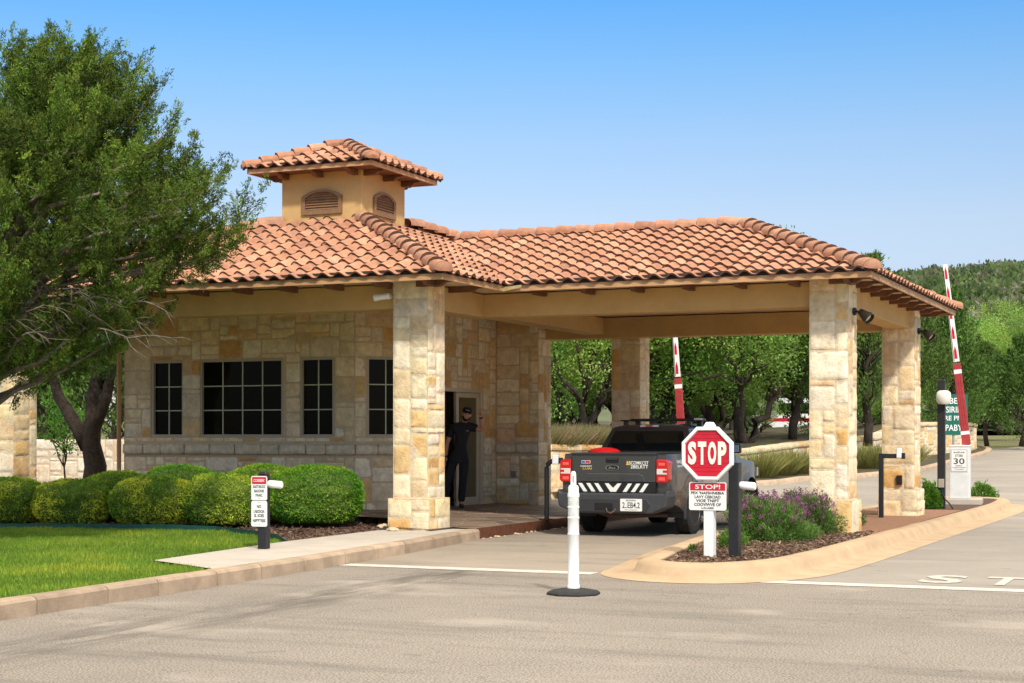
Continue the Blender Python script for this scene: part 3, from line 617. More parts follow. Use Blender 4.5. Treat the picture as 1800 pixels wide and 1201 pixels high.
# ---------------------------------------------------------------- roofs
EZ = 3.675
TILE = [(0.45, 0.212, 0.122), (0.475, 0.235, 0.138), (0.425, 0.197, 0.113), (0.515, 0.27, 0.165), (0.40, 0.185, 0.11), (0.46, 0.228, 0.138)]
def tiles(mb, eave0, eave1, poly, tw=0.262, course=0.31):
    """clay S-tiles laid on a sloping plane; eave runs eave0 -> eave1 with the slope on its left; poly is the outline of the plane"""
    e0, e1 = Vector(eave0), Vector(eave1); u = (e1 - e0).normalized(); n = Vector((0, 0, 0))
    P = [Vector(p) for p in poly]
    for i in range(len(P)): n += P[i].cross(P[(i + 1) % len(P)])
    n.normalize(); n = n if n.z > 0 else -n
    v = n.cross(u).normalized()
    q = [((p - e0).dot(u), (p - e0).dot(v)) for p in P]; U0 = min(a for a, _ in q); U1 = max(a for a, _ in q); V1 = max(b for _, b in q)
    bm = bmesh.new(); lay = bm.verts.layers.float_color.new('Col')
    def span(vv):
        xs = []
        for (a, b), (c, d) in zip(q, q[1:] + q[:1]):
            if (b - vv) * (d - vv) <= 0 and abs(b - d) > 1e-6: xs.append(a + (c - a) * (vv - b) / (d - b))
        return (min(xs), max(xs)) if len(xs) > 1 else None
    nuv = 11; row = 0; v0 = -0.045
    while v0 < V1:
        sp = [s for s in (span(max(0.001, v0)), span(min(V1 - .001, v0 + course)), span(min(V1 - .001, max(.001, v0 + course / 2)))) if s]
        if sp:
            lo = min(s[0] for s in sp) - tw; hi = max(s[1] for s in sp) + tw; k = math.floor((lo - U0) / tw)
            while U0 + k * tw < hi:
                ua = U0 + k * tw; c = rng.choice(TILE); kk = rng.uniform(0.9, 1.08); c = (c[0] * kk, c[1] * kk, c[2] * kk, 1)
                jz = rng.uniform(-0.004, 0.006); jv = rng.uniform(-0.01, 0.01); rows = []
                for (dv, lift, th) in ((0.0, 0.045, 0.026), (0.0, 0.045, 0.002), (0.004, 0.045, 0.0), (course * 0.5, 0.027, 0.0), (course + 0.05, 0.004, 0.0)):
                    r_ = []
                    for i in range(nuv + 1):
                        s_ = i / nuv; ph = s_ * 2 * math.pi; h = (0.010 * (1 - s_ / .6) + 0.046 * math.sin(math.pi * s_ / .6) ** .9) if s_ < .6 else -0.013 * math.sin(math.pi * (s_ - .6) / .4)
                        r_.append(bm.verts.new(e0 + u * (ua + s_ * tw) + v * (v0 + dv + jv) + n * (0.012 + h + lift + jz - th)))
                    rows.append(r_)
                for r_ in rows:
                    for x in r_: x[lay] = c
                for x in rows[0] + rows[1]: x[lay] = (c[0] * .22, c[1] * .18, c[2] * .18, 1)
                for a, b in zip(rows[:-1], rows[1:]):
                    for i in range(nuv):
                        f = bm.faces.new((a[i], a[i + 1], b[i + 1], b[i])); f.smooth = a is not rows[0]
                k += 1
        v0 += course; row += 1
    for i in range(len(P)):                  # trim to hips, ridges and valleys
        a, b = P[i], P[(i + 1) % len(P)]
        if abs((a - e0).dot(v)) < 1e-3 and abs((b - e0).dot(v)) < 1e-3: continue
        pn = (b - a).cross(n).normalized(); cen = sum(P, Vector()) / len(P)
        if (cen - a).dot(pn) > 0: pn = -pn
        bmesh.ops.bisect_plane(bm, geom=bm.verts[:] + bm.edges[:] + bm.faces[:], plane_co=a, plane_no=pn, clear_outer=True)
    bm.verts.index_update(); m_ = len(mb.v)
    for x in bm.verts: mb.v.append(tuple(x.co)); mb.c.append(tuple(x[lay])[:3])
    for f in bm.faces: mb.f.append(tuple(m_ + x.index for x in f.verts)); mb.mi.append(0)
    bm.free()
    # boarding under the tiles
    m_ = len(mb.v)
    for p in P: mb.v.append(tuple(p - n * 0.004)); mb.c.append((0.03, 0.022, 0.02))
    mb.f.append(tuple(m_ + i for i in range(len(P)))); mb.mi.append(1)
def caps(mb, a, b, r=0.138, lift=0.035, step=0.33, close=True):
    """half-round ridge tiles from the low end a to the high end b"""
    a, b = Vector(a), Vector(b); d = (b - a); Ln = d.length; d.normalize(); s = d.cross(Vector((0, 0, 1))).normalized(); up = s.cross(d).normalized(); k = 0; n = 8
    m = max(1, round(Ln / step)); step = Ln / m
    for k in range(m):
        c = rng.choice(TILE); q = rng.uniform(0.84, 1.02); mb.cc = (c[0] * q, c[1] * q, c[2] * q); vs = []; jit = rng.uniform(-0.006, 0.006)
        for (t, rr, zz) in ((-0.03, r - 0.022, 0.018), (-0.03, r, 0.035), (-0.026, r, 0.0355), (step * .6, r * 0.96, 0.018), (step + 0.045, r * 0.86, -0.005)):
            for i in range(n + 1):
                ph = math.pi * (i / n) * 1.16 - 0.08 * math.pi
                vs.append(a + d * (k * step + t) + s * (rr * math.cos(ph) + jit) + up * (rr * math.sin(ph) * 0.85 + lift + zz))
        fs = [(j * (n + 1) + i, j * (n + 1) + i + 1, (j + 1) * (n + 1) + i + 1, (j + 1) * (n + 1) + i) for j in range(4) for i in range(n)]
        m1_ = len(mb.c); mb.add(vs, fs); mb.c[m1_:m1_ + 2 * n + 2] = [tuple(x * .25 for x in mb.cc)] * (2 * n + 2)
        if k == 0 and close:
            vs = [a + d * -0.03 + s * (r * math.cos(math.pi * i / n)) + up * (r * math.sin(math.pi * i / n) * .85 + lift + .03) for i in range(n + 1)] + [a + d * -0.075 + s * (r * .6 * math.cos(math.pi * i / n)) + up * (r * .6 * math.sin(math.pi * i / n) * .85 + lift + .02) for i in range(n + 1)]
            mb.add(vs, [(i, i + 1, n + 2 + i, n + 1 + i) for i in range(n)] + [tuple(n + 1 + i for i in range(n + 1))])
    mb.cc = (1, 1, 1)
# plan of the roofs
FX0, FX1, FY0, BY = -18.95, -9.70, 19.75, 29.25
TX0, TX1, TY0, TY1, TZ = -13.97, -12.50, 22.55, 24.03, 4.90
PX1, PY0, RY, RX, RZ = -4.32, 21.80, 25.45, -7.10, 4.86
A = (FX0, FY0, EZ); B = (FX1, FY0, EZ); tFL = (TX0, TY0, TZ); tFR = (TX1, TY0, TZ); tBL = (TX0, TY1, TZ); tBR = (TX1, TY1, TZ)
VB = (FX1, PY0, EZ); sl_r = (TZ - EZ) / (FX1 - TX1); sl_p = (RZ - EZ) / (RY - PY0)
XV = FX1 - (RZ - EZ) / sl_r; VT = (XV, RY, RZ)
rt = MB()
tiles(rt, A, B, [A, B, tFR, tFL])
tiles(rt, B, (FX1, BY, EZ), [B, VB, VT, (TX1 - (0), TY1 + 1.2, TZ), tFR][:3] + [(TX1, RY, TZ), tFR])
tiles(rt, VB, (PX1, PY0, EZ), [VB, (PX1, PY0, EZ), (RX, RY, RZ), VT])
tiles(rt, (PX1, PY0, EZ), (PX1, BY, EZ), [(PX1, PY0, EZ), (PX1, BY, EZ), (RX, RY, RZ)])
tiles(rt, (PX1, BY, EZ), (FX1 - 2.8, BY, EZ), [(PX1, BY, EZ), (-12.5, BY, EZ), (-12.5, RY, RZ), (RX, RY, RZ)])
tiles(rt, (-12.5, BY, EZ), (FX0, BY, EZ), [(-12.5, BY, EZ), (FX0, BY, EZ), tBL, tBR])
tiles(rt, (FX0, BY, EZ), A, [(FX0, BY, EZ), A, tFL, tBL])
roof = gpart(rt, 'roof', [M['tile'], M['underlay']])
for a_, b_, st_, cl_ in (((FX1, FY0, EZ), tFR, .33, 1), (A, tFL, .33, 1), ((PX1, PY0, EZ), (RX, RY, RZ), .33, 1), ((PX1, BY, EZ), (RX, RY, RZ), .33, 1), (VT, (RX, RY, RZ), .36, 0),
                         ((TX1 + .2, RY, RZ + .04), (TX1 + .02, TY1 + .05, TZ + .08), .33, 0), ((FX0, BY, EZ), tBL, .33, 1), ((-12.5, BY, EZ), (-12.5, TY1 + .3, TZ), .33, 0)):
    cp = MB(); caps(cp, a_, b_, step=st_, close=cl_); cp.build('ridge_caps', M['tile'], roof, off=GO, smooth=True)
# fascia boards, dark closure strips, rafter tails
fb = MB(); dk = MB()
def fascia(p, q, zt=EZ + 0.012, h=0.085, out=(0, 0)):
    p, q = Vector(p), Vector(q); d = (q - p).normalized(); nrm = Vector((d.y, -d.x)); a = p - d * 0.0; b = q + d * 0.0
    P = lambda s, t, z: (Vector((*(a + (b - a) * s), 0)) + Vector((nrm.x * t, nrm.y * t, z)))
    fb.add([P(0, -.025, zt - h), P(1, -.025, zt - h), P(1, 0.004, zt - h), P(0, 0.004, zt - h), P(0, -.025, zt), P(1, -.025, zt), P(1, 0.004, zt), P(0, 0.004, zt)], [(0, 3, 2, 1), (4, 5, 6, 7), (0, 1, 5, 4), (1, 2, 6, 5), (2, 3, 7, 6), (3, 0, 4, 7)])
    dk.add([P(0, -.024, zt + .001), P(1, -.024, zt + .001), P(1, 0.0, zt + .001), P(0, 0.0, zt + .001), P(0, -.03, zt + .075), P(1, -.03, zt + .075), P(1, -0.008, zt + .075), P(0, -0.008, zt + .075)], [(0, 3, 2, 1), (4, 5, 6, 7), (0, 1, 5, 4), (1, 2, 6, 5), (2, 3, 7, 6), (3, 0, 4, 7)])
EAVES = [((FX0, FY0), (FX1, FY0)), ((FX1, FY0), (FX1, PY0)), ((FX1, PY0), (PX1, PY0)), ((PX1, PY0), (PX1, BY)), ((PX1, BY), (FX0, BY)), ((FX0, BY), (FX0, FY0))]
for p, q in EAVES: fascia(p, q)
TE, tz = 0.40, 5.69
tcor = [(TX0 - TE, TY0 - TE), (TX1 + TE, TY0 - TE), (TX1 + TE, TY1 + TE), (TX0 - TE, TY1 + TE)]
gpart(fb, 'fascia', M['fascia'], bevel=0.004); dk.build('closure_strip', M['underlay'], roof, off=GO)
def rafter(parent, x, y, dx, dy, L, zt, off=GO, hgt=0.088):
    mb = MB(); nrm = Vector((-dy, dx)); prof = [(0, 0), (L, 0), (L, -hgt), (L * .38, -hgt), (L * .26, -hgt * .45), (L * .08, -hgt * .4), (0, -hgt * .2)]
    mb.prism(prof, lambda a, b, h: Vector((x + dx * a + nrm.x * h, y + dy * a + nrm.y * h, zt + b)), -0.04, 0.04)
    mb.build('rafter_tail', M['wood'], parent, off=off, bevel=0.004)
for (p, q), inn in zip(EAVES[:4], ((0, 1), (-1, 0), (0, 1), (-1, 0))):
    p, q = Vector(p), Vector(q); L = (q - p).length; n_ = max(2, int(L / 0.72))
    for i in range(n_):
        c = p + (q - p) * ((i + 0.5) / n_); rafter(GH, c.x + inn[0] * .03, c.y + inn[1] * .03, inn[0], inn[1], 0.62, 3.654)
# a loose, bent piece of flashing at the valley
mb = MB(); mb.add([(FX1 - .24, PY0 - 0.03, 3.66), (FX1 + .02, PY0 - .05, 3.60), (FX1 + .30, PY0 - .04, 3.655), (FX1 + .30, PY0 - .04, 3.69), (FX1 + .02, PY0 - .04, 3.665), (FX1 - .24, PY0 - .03, 3.69)], [(0, 1, 4, 5), (1, 2, 3, 4)])
gpart(mb, 'valley_flashing', mat('flashing', (0.55, 0.42, 0.2), 0.4, 0.2, 20, metal=0.4))
# ---------------------------------------------------------------- cupola
cu_ = MB(); cu_.box(TX0, TY0, 4.6, TX1, TY1, tz + 0.02); cup = gpart(cu_, 'cupola', M['stucco'], bevel=0.01)
ap = ((TX0 + TX1) / 2, (TY0 + TY1) / 2, 6.245); ct = MB()
tc = [(x, y, tz + .06) for x, y in tcor]
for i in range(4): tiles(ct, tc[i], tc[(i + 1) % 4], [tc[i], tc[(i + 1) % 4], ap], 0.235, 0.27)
for i in range(4): caps(ct, tc[i], ap, 0.12, 0.03, 0.30)
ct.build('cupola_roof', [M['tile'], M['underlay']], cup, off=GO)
fb = MB(); dk = MB()
for i in range(4): fascia(tcor[i], tcor[(i + 1) % 4], tz + 0.07, 0.07)
fb.build('cupola_fascia', M['fascia'], cup, off=GO); 
mb = MB(); mb.box(tcor[0][0] + .03, tcor[0][1] + .03, tz + .015, tcor[2][0] - .03, tcor[2][1] - .03, tz + .028); mb.build('cupola_soffit', M['wood'], cup, off=GO)
dk.build('cupola_closure', M['underlay'], cup, off=GO)
for i, inn in enumerate(((0, 1), (-1, 0), (0, -1), (1, 0))):
    p, q = Vector(tcor[i]), Vector(tcor[(i + 1) % 4])
    for s in (0.22, 0.5, 0.78): c = p + (q - p) * s; rafter(cup, c.x + inn[0] * .03, c.y + inn[1] * .03, inn[0], inn[1], 0.44, tz + .012, hgt=0.085)
def vent(o, u, n, w_, za, zs, rise):
    """arched louvred vent: segmental top"""
    o = Vector(o); u = Vector(u); n = Vector(n)
    def arch(wd, z0, z1, rs, k=10): return [(-wd / 2, z0), (wd / 2, z0)] + [(wd / 2 - wd * i / k, z1 + rs * (1 - (2 * i / k - 1) ** 2)) for i in range(k + 1)]
    P = lambda a, b, t: o + u * a + Vector((0, 0, b)) + n * t
    outer = arch(w_, za, zs, rise); inner = arch(w_ - 0.13, za + 0.07, zs - 0.025, rise * .86); m_ = len(outer); mb = MB()
    mb.add([P(*p, 0.035) for p in outer] + [P(*p, 0.035) for p in inner] + [P(*p, -0.01) for p in outer] + [P(*p, 0.004) for p in inner],
           [(i, (i + 1) % m_, m_ + (i + 1) % m_, m_ + i) for i in range(m_)] + [(i, (i + 1) % m_, 2 * m_ + (i + 1) % m_, 2 * m_ + i) for i in range(m_)] + [(m_ + i, m_ + (i + 1) % m_, 3 * m_ + (i + 1) % m_, 3 * m_ + i) for i in range(m_)] + [tuple(3 * m_ + i for i in range(m_))])
    ns = 7; H = zs + rise * .86 - .025 - (za + .07)
    for k in range(ns):
        z = za + .075 + H * k / ns; t_ = (z + H / ns * .5 - (zs - .025)) / (rise * .86); wd = (w_ - .14) * (1 if t_ <= 0 else math.sqrt(max(0.03, 1 - t_)))
        mb.add([P(-wd / 2, z, 0.03), P(wd / 2, z, 0.03), P(wd / 2, z + H / ns * .62, 0.008), P(-wd / 2, z + H / ns * .62, 0.008), P(-wd / 2, z + .008, 0.006), P(wd / 2, z + .008, 0.006)], [(0, 1, 2, 3), (0, 4, 5, 1)])
    mb.build('louvre_vent', M['louvre'], cup, off=GO)
cxm = (TX0 + TX1) / 2; cym = (TY0 + TY1) / 2
vent((cxm + .02, TY0, 0), (1, 0, 0), (0, -1, 0), 0.74, 5.03, 5.32, 0.11); vent((TX1, cym, 0), (0, 1, 0), (1, 0, 0), 0.74, 5.03, 5.32, 0.11)
vent((cxm, TY1, 0), (-1, 0, 0), (0, 1, 0), 0.74, 5.03, 5.32, 0.11); vent((TX0, cym, 0), (0, -1, 0), (-1, 0, 0), 0.74, 5.03, 5.32, 0.11)
# ---------------------------------------------------------------- fixtures on the building
mb = MB(); mb.box(-0.045, -0.05, -0.06, 0.045, 0, 0.06)
o = mb.build('outlet_box', mat('grey_box', (0.22, 0.21, 0.19), 0.5), GH, bevel=0.008); o.location = Vector((onY(903, YC - .03), YC - 0.02, 0.78)) - GO
mb = MB(); mb.box(-0.045, -0.04, -0.08, 0.045, 0.01, 0.08); mb.box(-0.025, -0.046, -0.045, 0.025, -0.0405, 0.045)
o = mb.build('outlet_box', M['black'], GH, bevel=0.006); o.location = Vector((CX1 + .30, CB - 0.02, 0.74)) - GO
mb = MB(); mb.tube([(-0.02, 0, 0.1), (-0.02, 0, 3.6)], 0.04, 8); o = mb.build('downspout', M['fascia'], GH); o.location = Vector((XL - 0.05, Y1 - 0.05, 0)) - GO
def floodlight(loc, rz, label):
    t = thing('floodlight', label, 'floodlight', loc, rz, 'bronze floodlights on the canopy columns')
    dkb = mat('bronze', (0.055, 0.045, 0.035), 0.45, metal=0.6)
    mb = MB(); mb.lathe([(0.0, -0.02), (0.055, -0.02), (0.055, 0.012), (0.03, 0.02), (0, 0.02)], 14, Matrix.Rotation(R(90), 4, 'Y')); mb.tube([(0.02, 0, 0), (0.09, 0, -0.01), (0.12, 0, -0.03)], 0.016, 8); mb.build('bracket', dkb, t, smooth=True)
    X = Matrix.Translation((0.12, 0, -0.03)) @ Matrix.Rotation(R(128), 4, 'Y')
    mb = MB(); mb.lathe([(0, -0.05), (0.045, -0.045), (0.055, 0.0), (0.075, 0.07), (0.088, 0.10), (0.088, 0.15), (0.080, 0.15), (0.080, 0.102), (0, 0.10)], 18, X); mb.build('lamp_head', dkb, t, smooth=True)
    mb = MB(); mb.lathe([(0.079, 0.1015), (0.05, 0.118), (0, 0.124)], 18, X); mb.build('lens', mat('lamp_lens', (0.75, 0.68, 0.5), 0.15), t, smooth=True)
floodlight((CX1 + 0.57, CM + 0.30, 3.22), R(-18), 'bronze floodlight angled down from the front outer canopy column')
floodlight((CX1 + 0.57, CB + 0.30, 3.26), R(-18), 'bronze floodlight angled down from the rear outer canopy column')
t = thing('security_camera', 'white bullet security camera under the eave left of the front stone column', 'camera', (onY(686, CF + .09), CF + 0.088, 3.47))
mb = MB(); mb.lathe([(0, 0), (0.045, 0), (0.045, 0.03), (0.02, 0.04), (0.02, 0.09), (0, 0.09)], 14, Matrix.Rotation(R(90), 4, 'X')); mb.build('mount', M['whiteplastic'], t, smooth=True)
X = Matrix.Translation((0.05, -0.10, 0.0)) @ Matrix.Rotation(R(-97), 4, 'Y') @ Matrix.Rotation(R(12), 4, 'X')
mb = MB(); mb.lathe([(0, 0), (0.04, 0.002), (0.046, 0.02), (0.046, 0.19), (0.05, 0.2), (0.05, 0.235), (0.043, 0.235), (0.04, 0.215)], 18, X); mb.build('housing', M['whiteplastic'], t, smooth=True)
mb = MB(); mb.lathe([(0.042, 0.216), (0.03, 0.222), (0, 0.224)], 16, X); mb.build('lens', M['black'], t, smooth=True)
# ---------------------------------------------------------------- stop sign on the island
p = gpt(1245, 979, 0.14)
t = thing('stop_sign', 'red octagonal stop sign with carved cream letters on a square white post', 'stop sign', (p.x, p.y, 0.14), R(-2))
mb = MB(); mb.box(-0.055, 0.0, -0.05, 0.055, 0.11, 1.40); o = mb.build('post', M['white'], t, bevel=0.006)
mb = MB(); mb.prism([(-.058, 1.401), (.058, 1.401), (.058, 1.44), (.03, 1.485), (-.03, 1.485), (-.058, 1.44)], lambda a, b, h: (a, h, b), -0.003, 0.113); mb.build('post_cap', M['white'], t, bevel=0.012)
def octa(r, k=1.0): return [(r * math.cos(R(22.5 + 45 * i)), r * math.sin(R(22.5 + 45 * i))) for i in range(8)]
SZ = 1.138; P = lambda a, b, h: (a, -h, SZ + b)
mb = MB(); ro = 0.318; ri = 0.272; A_ = octa(ro); B_ = octa(ri); C_ = octa(ro - .012)
mb.add([P(*q, 0.0) for q in A_] + [P(*q, 0.045) for q in A_] + [P(*q, 0.055) for q in C_] + [P(*q, 0.055) for q in octa(ri + .008)] + [P(*q, 0.03) for q in B_],
       [tuple(range(8))] + [(j * 8 + i, j * 8 + (i + 1) % 8, (j + 1) * 8 + (i + 1) % 8, (j + 1) * 8 + i) for j in range(4) for i in range(8)]); mb.build('sign_frame', M['white'], t)
mb = MB(); yb = [-0.25, -0.2, -0.155, -0.105, -0.05, 0.005, 0.06, 0.11, 0.165, 0.21, 0.25]
def oct_half(y, r): c = r * math.cos(R(22.5)); s_ = r * math.sin(R(22.5)); y = abs(y); return c if y <= s_ else c - (y - s_)
for a, b in zip(yb[:-1], yb[1:]):
    a += .0012; b -= .0012; ys_ = sorted({a, b, *[q for q in (-ri * math.sin(R(22.5)), ri * math.sin(R(22.5))) if a < q < b]})
    pl = [(oct_half(y, ri), y) for y in ys_] + [(-oct_half(y, ri), y) for y in ys_[::-1]]; mb.prism(pl, P, 0.02, 0.036)
mb.build('sign_face', M['red'], t)
mb = MB()
for i, ch in enumerate('STOP'): text_mb(mb, ch, lambda a, b, d: P(a - 0.173 + 0.1155 * i, b + 0.005, 0.0365 + d), 0.094, 0.255, 0.009, 0.045)
mb.build('lettering', M['cream'], t)
SZ2 = 0.668; Q = lambda a, b, h: (a - 0.005, -h, SZ2 + b)
t2 = MB(); t2.prism(rrect(-.215, -.155, .215, .155, .022), Q, 0.002, 0.008); pl = t2.build('warning_plate', M['signwhite'], t)
mb = MB(); mb.prism([(-.203, .062), (.203, .062)] + rrect(-.203, .062, .203, .145, .014)[:10], Q, 0.0085, 0.0095); mb.build('red_band', M['red'], pl)
mb = MB(); text_mb(mb, 'STOP!', lambda a, b, d: Q(a, b + .104, .0097 + d), .29, .05, .001, 0.012); mb.build('heading', M['signwhite'], pl)
mb = MB()
for s_, w_, y_, h_ in (("PEX 'NAFSHNEBIA", .385, .036, .032), ('LAVY CEBCIAD', .30, -.008, .032), ('VIOE TNIFT', .27, -.05, .032), ('COOVIWVE OF', .31, -.092, .034), ('LALAIES', .14, -.13, .02)):
    text_mb(mb, s_, lambda a, b, d: Q(a, b + y_, .0085 + d), w_, h_, .001, 0.028)
mb.build('wording', M['blacktext'], pl)
def bullet_cam(parent, z, side=1, y=0.0, tilt=4):
    X = Matrix.Translation((0.055 * side, y, z)) @ Matrix.Rotation(R((90 + tilt) * side), 4, 'Y')
    mb = MB(); mb.lathe([(0, 0), (0.034, 0.0), (0.042, 0.012), (0.044, 0.06), (0.044, 0.165), (0.036, 0.18), (0, 0.18)], 18, X); mb.build('reader_head', M['whiteplastic'], parent, smooth=True)
p = gpt(1292, 979, 0.14)
t = thing('reader_post', 'black square steel post with white tube reader right behind the stop sign', 'reader post', (p.x, p.y, 0.14), R(-2))
mb = MB(); mb.box(-0.058, -0.058, -0.05, 0.058, 0.058, 1.04); mb.build('post', M['black'], t, bevel=0.008); bullet_cam(t, 0.79)
# ---------------------------------------------------------------- sign post on the sidewalk
p = gpt(464, 965, 0.146)
t = thing('sign_post', 'short black post with two white notice plates and a white tube camera by the lawn', 'sign post', (p.x, p.y, 0.146), R(5))
mb = MB(); mb.box(-0.055, -0.055, 0, 0.055, 0.055, 0.87); mb.build('post', M['black'], t, bevel=0.008)
mb = MB(); mb.lathe([(0.075, 0), (0.075, 0.02), (0.05, 0.04), (0, 0.045)], 4, Matrix.Translation((0, 0, 0.871)), a0=R(45)); mb.build('post_cap', M['black'], t, bevel=0.01)
for z_, hh, red in ((0.715, 0.285, True), (0.415, 0.30, False)):
    Q = lambda a, b, h: (a - 0.03, -0.058 - h, z_ + b)
    mb = MB(); mb.prism(rrect(-.103, -hh / 2, .103, hh / 2, .022), Q, 0.001, 0.006); pl = mb.build('notice_plate', M['signwhite'], t)
    mb = MB()
    if red:
        b2 = MB(); b2.prism([(-.092, .048), (.092, .048), (.092, .125), (.086, .131), (-.086, .131), (-.092, .125)], Q, 0.0062, 0.0072); b2.build('red_band', M['red'], pl)
        b3 = MB(); text_mb(b3, 'COISEBEK', lambda a, b, d: Q(a + .25 * b, b + .09, .0074 + d), .145, .034, .001, 0.01); b3.build('heading', M['signwhite'], pl)
        for s_, w_, y_ in (('GAETORUOC', .165, .018), ('BAOOHIS', .125, -.033), ('PAAIC', .09, -.083)): mb = MB(); text_mb(mb, s_, lambda a, b, d: Q(a, b + y_, .0063 + d), w_, .034, .001, 0.03); mb.build('wording', M['blacktext'], pl)
        mb = MB(); mb.lathe([(0.005, 0), (0.005, 0.003), (0, 0.003)], 8, Matrix.Translation((-0.03, -.064, z_ - .12)) @ Matrix.Rotation(R(90), 4, 'X'))
    else:
        for s_, w_, y_ in (('NO', .055, .085), ("L'AEODOIA", .14, .028), ('IS. SOES', .125, -.022), ("NIF'FTIEIS", .165, -.08)): mb = MB(); text_mb(mb, s_, lambda a, b, d: Q(a, b + y_, .0063 + d), w_, .038, .001, 0.03); mb.build('wording', M['blacktext'], pl)
        mb = MB()
        for q in (.13, -.125): mb.lathe([(0.005, 0), (0.005, 0.003), (0, 0.003)], 8, Matrix.Translation((-0.03, -.064, z_ + q)) @ Matrix.Rotation(R(90), 4, 'X'))
    mb.build('screw', M['blacktext'], pl)
bullet_cam(t, 0.765)
# ---------------------------------------------------------------- delineator
p = gpt(1008, 1045, 0.0)
t = thing('delineator_post', 'white plastic delineator post on a black eight-sided rubber base in the road', 'delineator', (p.x, p.y, 0.001), R(10))
mb = MB(); mb.lathe([(0.255, 0), (0.255, 0.018), (0.225, 0.036), (0.12, 0.055), (0.07, 0.058), (0.0, 0.058)], 8, a0=R(22.5)); mb.build('base', M['rubber'], t, bevel=0.006)
mb = MB(); mb.lathe([(0.058, 0.055), (0.058, 0.085), (0.053, 0.095), (0.053, 0.55), (0.056, 0.553), (0.056, 0.562), (0.052, 0.565), (0.052, 0.70), (0.056, 0.704), (0.056, 0.715), (0.0505, 0.718), (0.0505, 0.80), (0.055, 0.803), (0.055, 0.815), (0.0505, 0.818), (0.0505, 0.90), (0.055, 0.904), (0.055, 0.93), (0.049, 0.945), (0.049, 0.99), (0.04, 1.01), (0, 1.015)], 28); mb.build('tube', M['whiteplastic'], t, smooth=True)
mb = MB()
for a, b in ((0.722, 0.797), (0.822, 0.897)): mb.lathe([(0.0515, a), (0.0517, a + .002), (0.0517, b - .002), (0.0515, b)], 28)
mb.build('reflective_bands', mat('reflective_grey', (0.60, 0.61, 0.58), 0.25, 0.25, 60), t, smooth=True)
mb = MB(); pr = [(-.026, 1.0), (.026, 1.0), (.024, 1.115), (.014, 1.14), (-.014, 1.14), (-.024, 1.115)]; mb.prism(pr, lambda a, b, h: (a, h, b), -0.012, 0.012)
hd = mb.build('handle', M['whiteplastic'], t, bevel=0.005); mb = MB(); mb.prism([(-.007, 1.035), (.007, 1.035), (.007, 1.10), (-.007, 1.10)], lambda a, b, h: (a, h, b), -0.0135, 0.0135); mb.build('slot', mat('slot_grey', (0.3, 0.3, 0.3), 0.6), hd)
# ---------------------------------------------------------------- pedestals with card readers
p = gpt(1549, 909, 0.15)
t = thing('card_pedestal', 'black angular pedestal with white card reader beside the outer columns', 'card reader', (p.x, p.y, 0.13), R(4), 'black card reader pedestals')
mb = MB(); mb.box(-.038, -.038, 0, .038, .038, 1.065); mb.box(.0385, -.036, .985, .33, .036, 1.06); mb.build('post', M['black'], t, bevel=0.006)
mb = MB(); mb.box(.25, -.06, 0.99, .33, -.0365, 1.15); mb.box(.25, -.036, 1.063, .33, .036, 1.15); mb.build('card_reader', M['whiteplastic'], t, bevel=0.012)
mb = MB(); mb.box(.331, -.045, 0.975, .385, .045, 1.075); mb.build('reader_cover', M['black'], t, bevel=0.008)
p = gpt(961, 914, 0.16)
t = thing('card_pedestal', 'black curved tube pedestal with white card reader on the terrace edge', 'card reader', (p.x, p.y, 0.16), R(8), 'black card reader pedestals')
mb = MB(); mb.tube([(0, 0, 0), (0, 0, .78)] + [(.12 - .12 * math.cos(R(a)), 0, .80 + .13 * math.sin(R(a))) for a in (10, 30, 50, 70, 90)] + [(.19, 0, .93)], 0.038, 12); mb.build('post', M['black'], t, smooth=True)
mb = MB(); mb.box(-.11, -.07, 0, .11, .07, .018); mb.build('base_plate', M['black'], t, bevel=0.003)
mb = MB(); mb.box(.10, -.062, .875, .20, .05, 1.02); mb.build('card_reader', M['whiteplastic'], t, bevel=0.014)
mb = MB(); mb.box(.201, -.045, .89, .26, .045, .98); mb.build('reader_cover', M['black'], t, bevel=0.01)
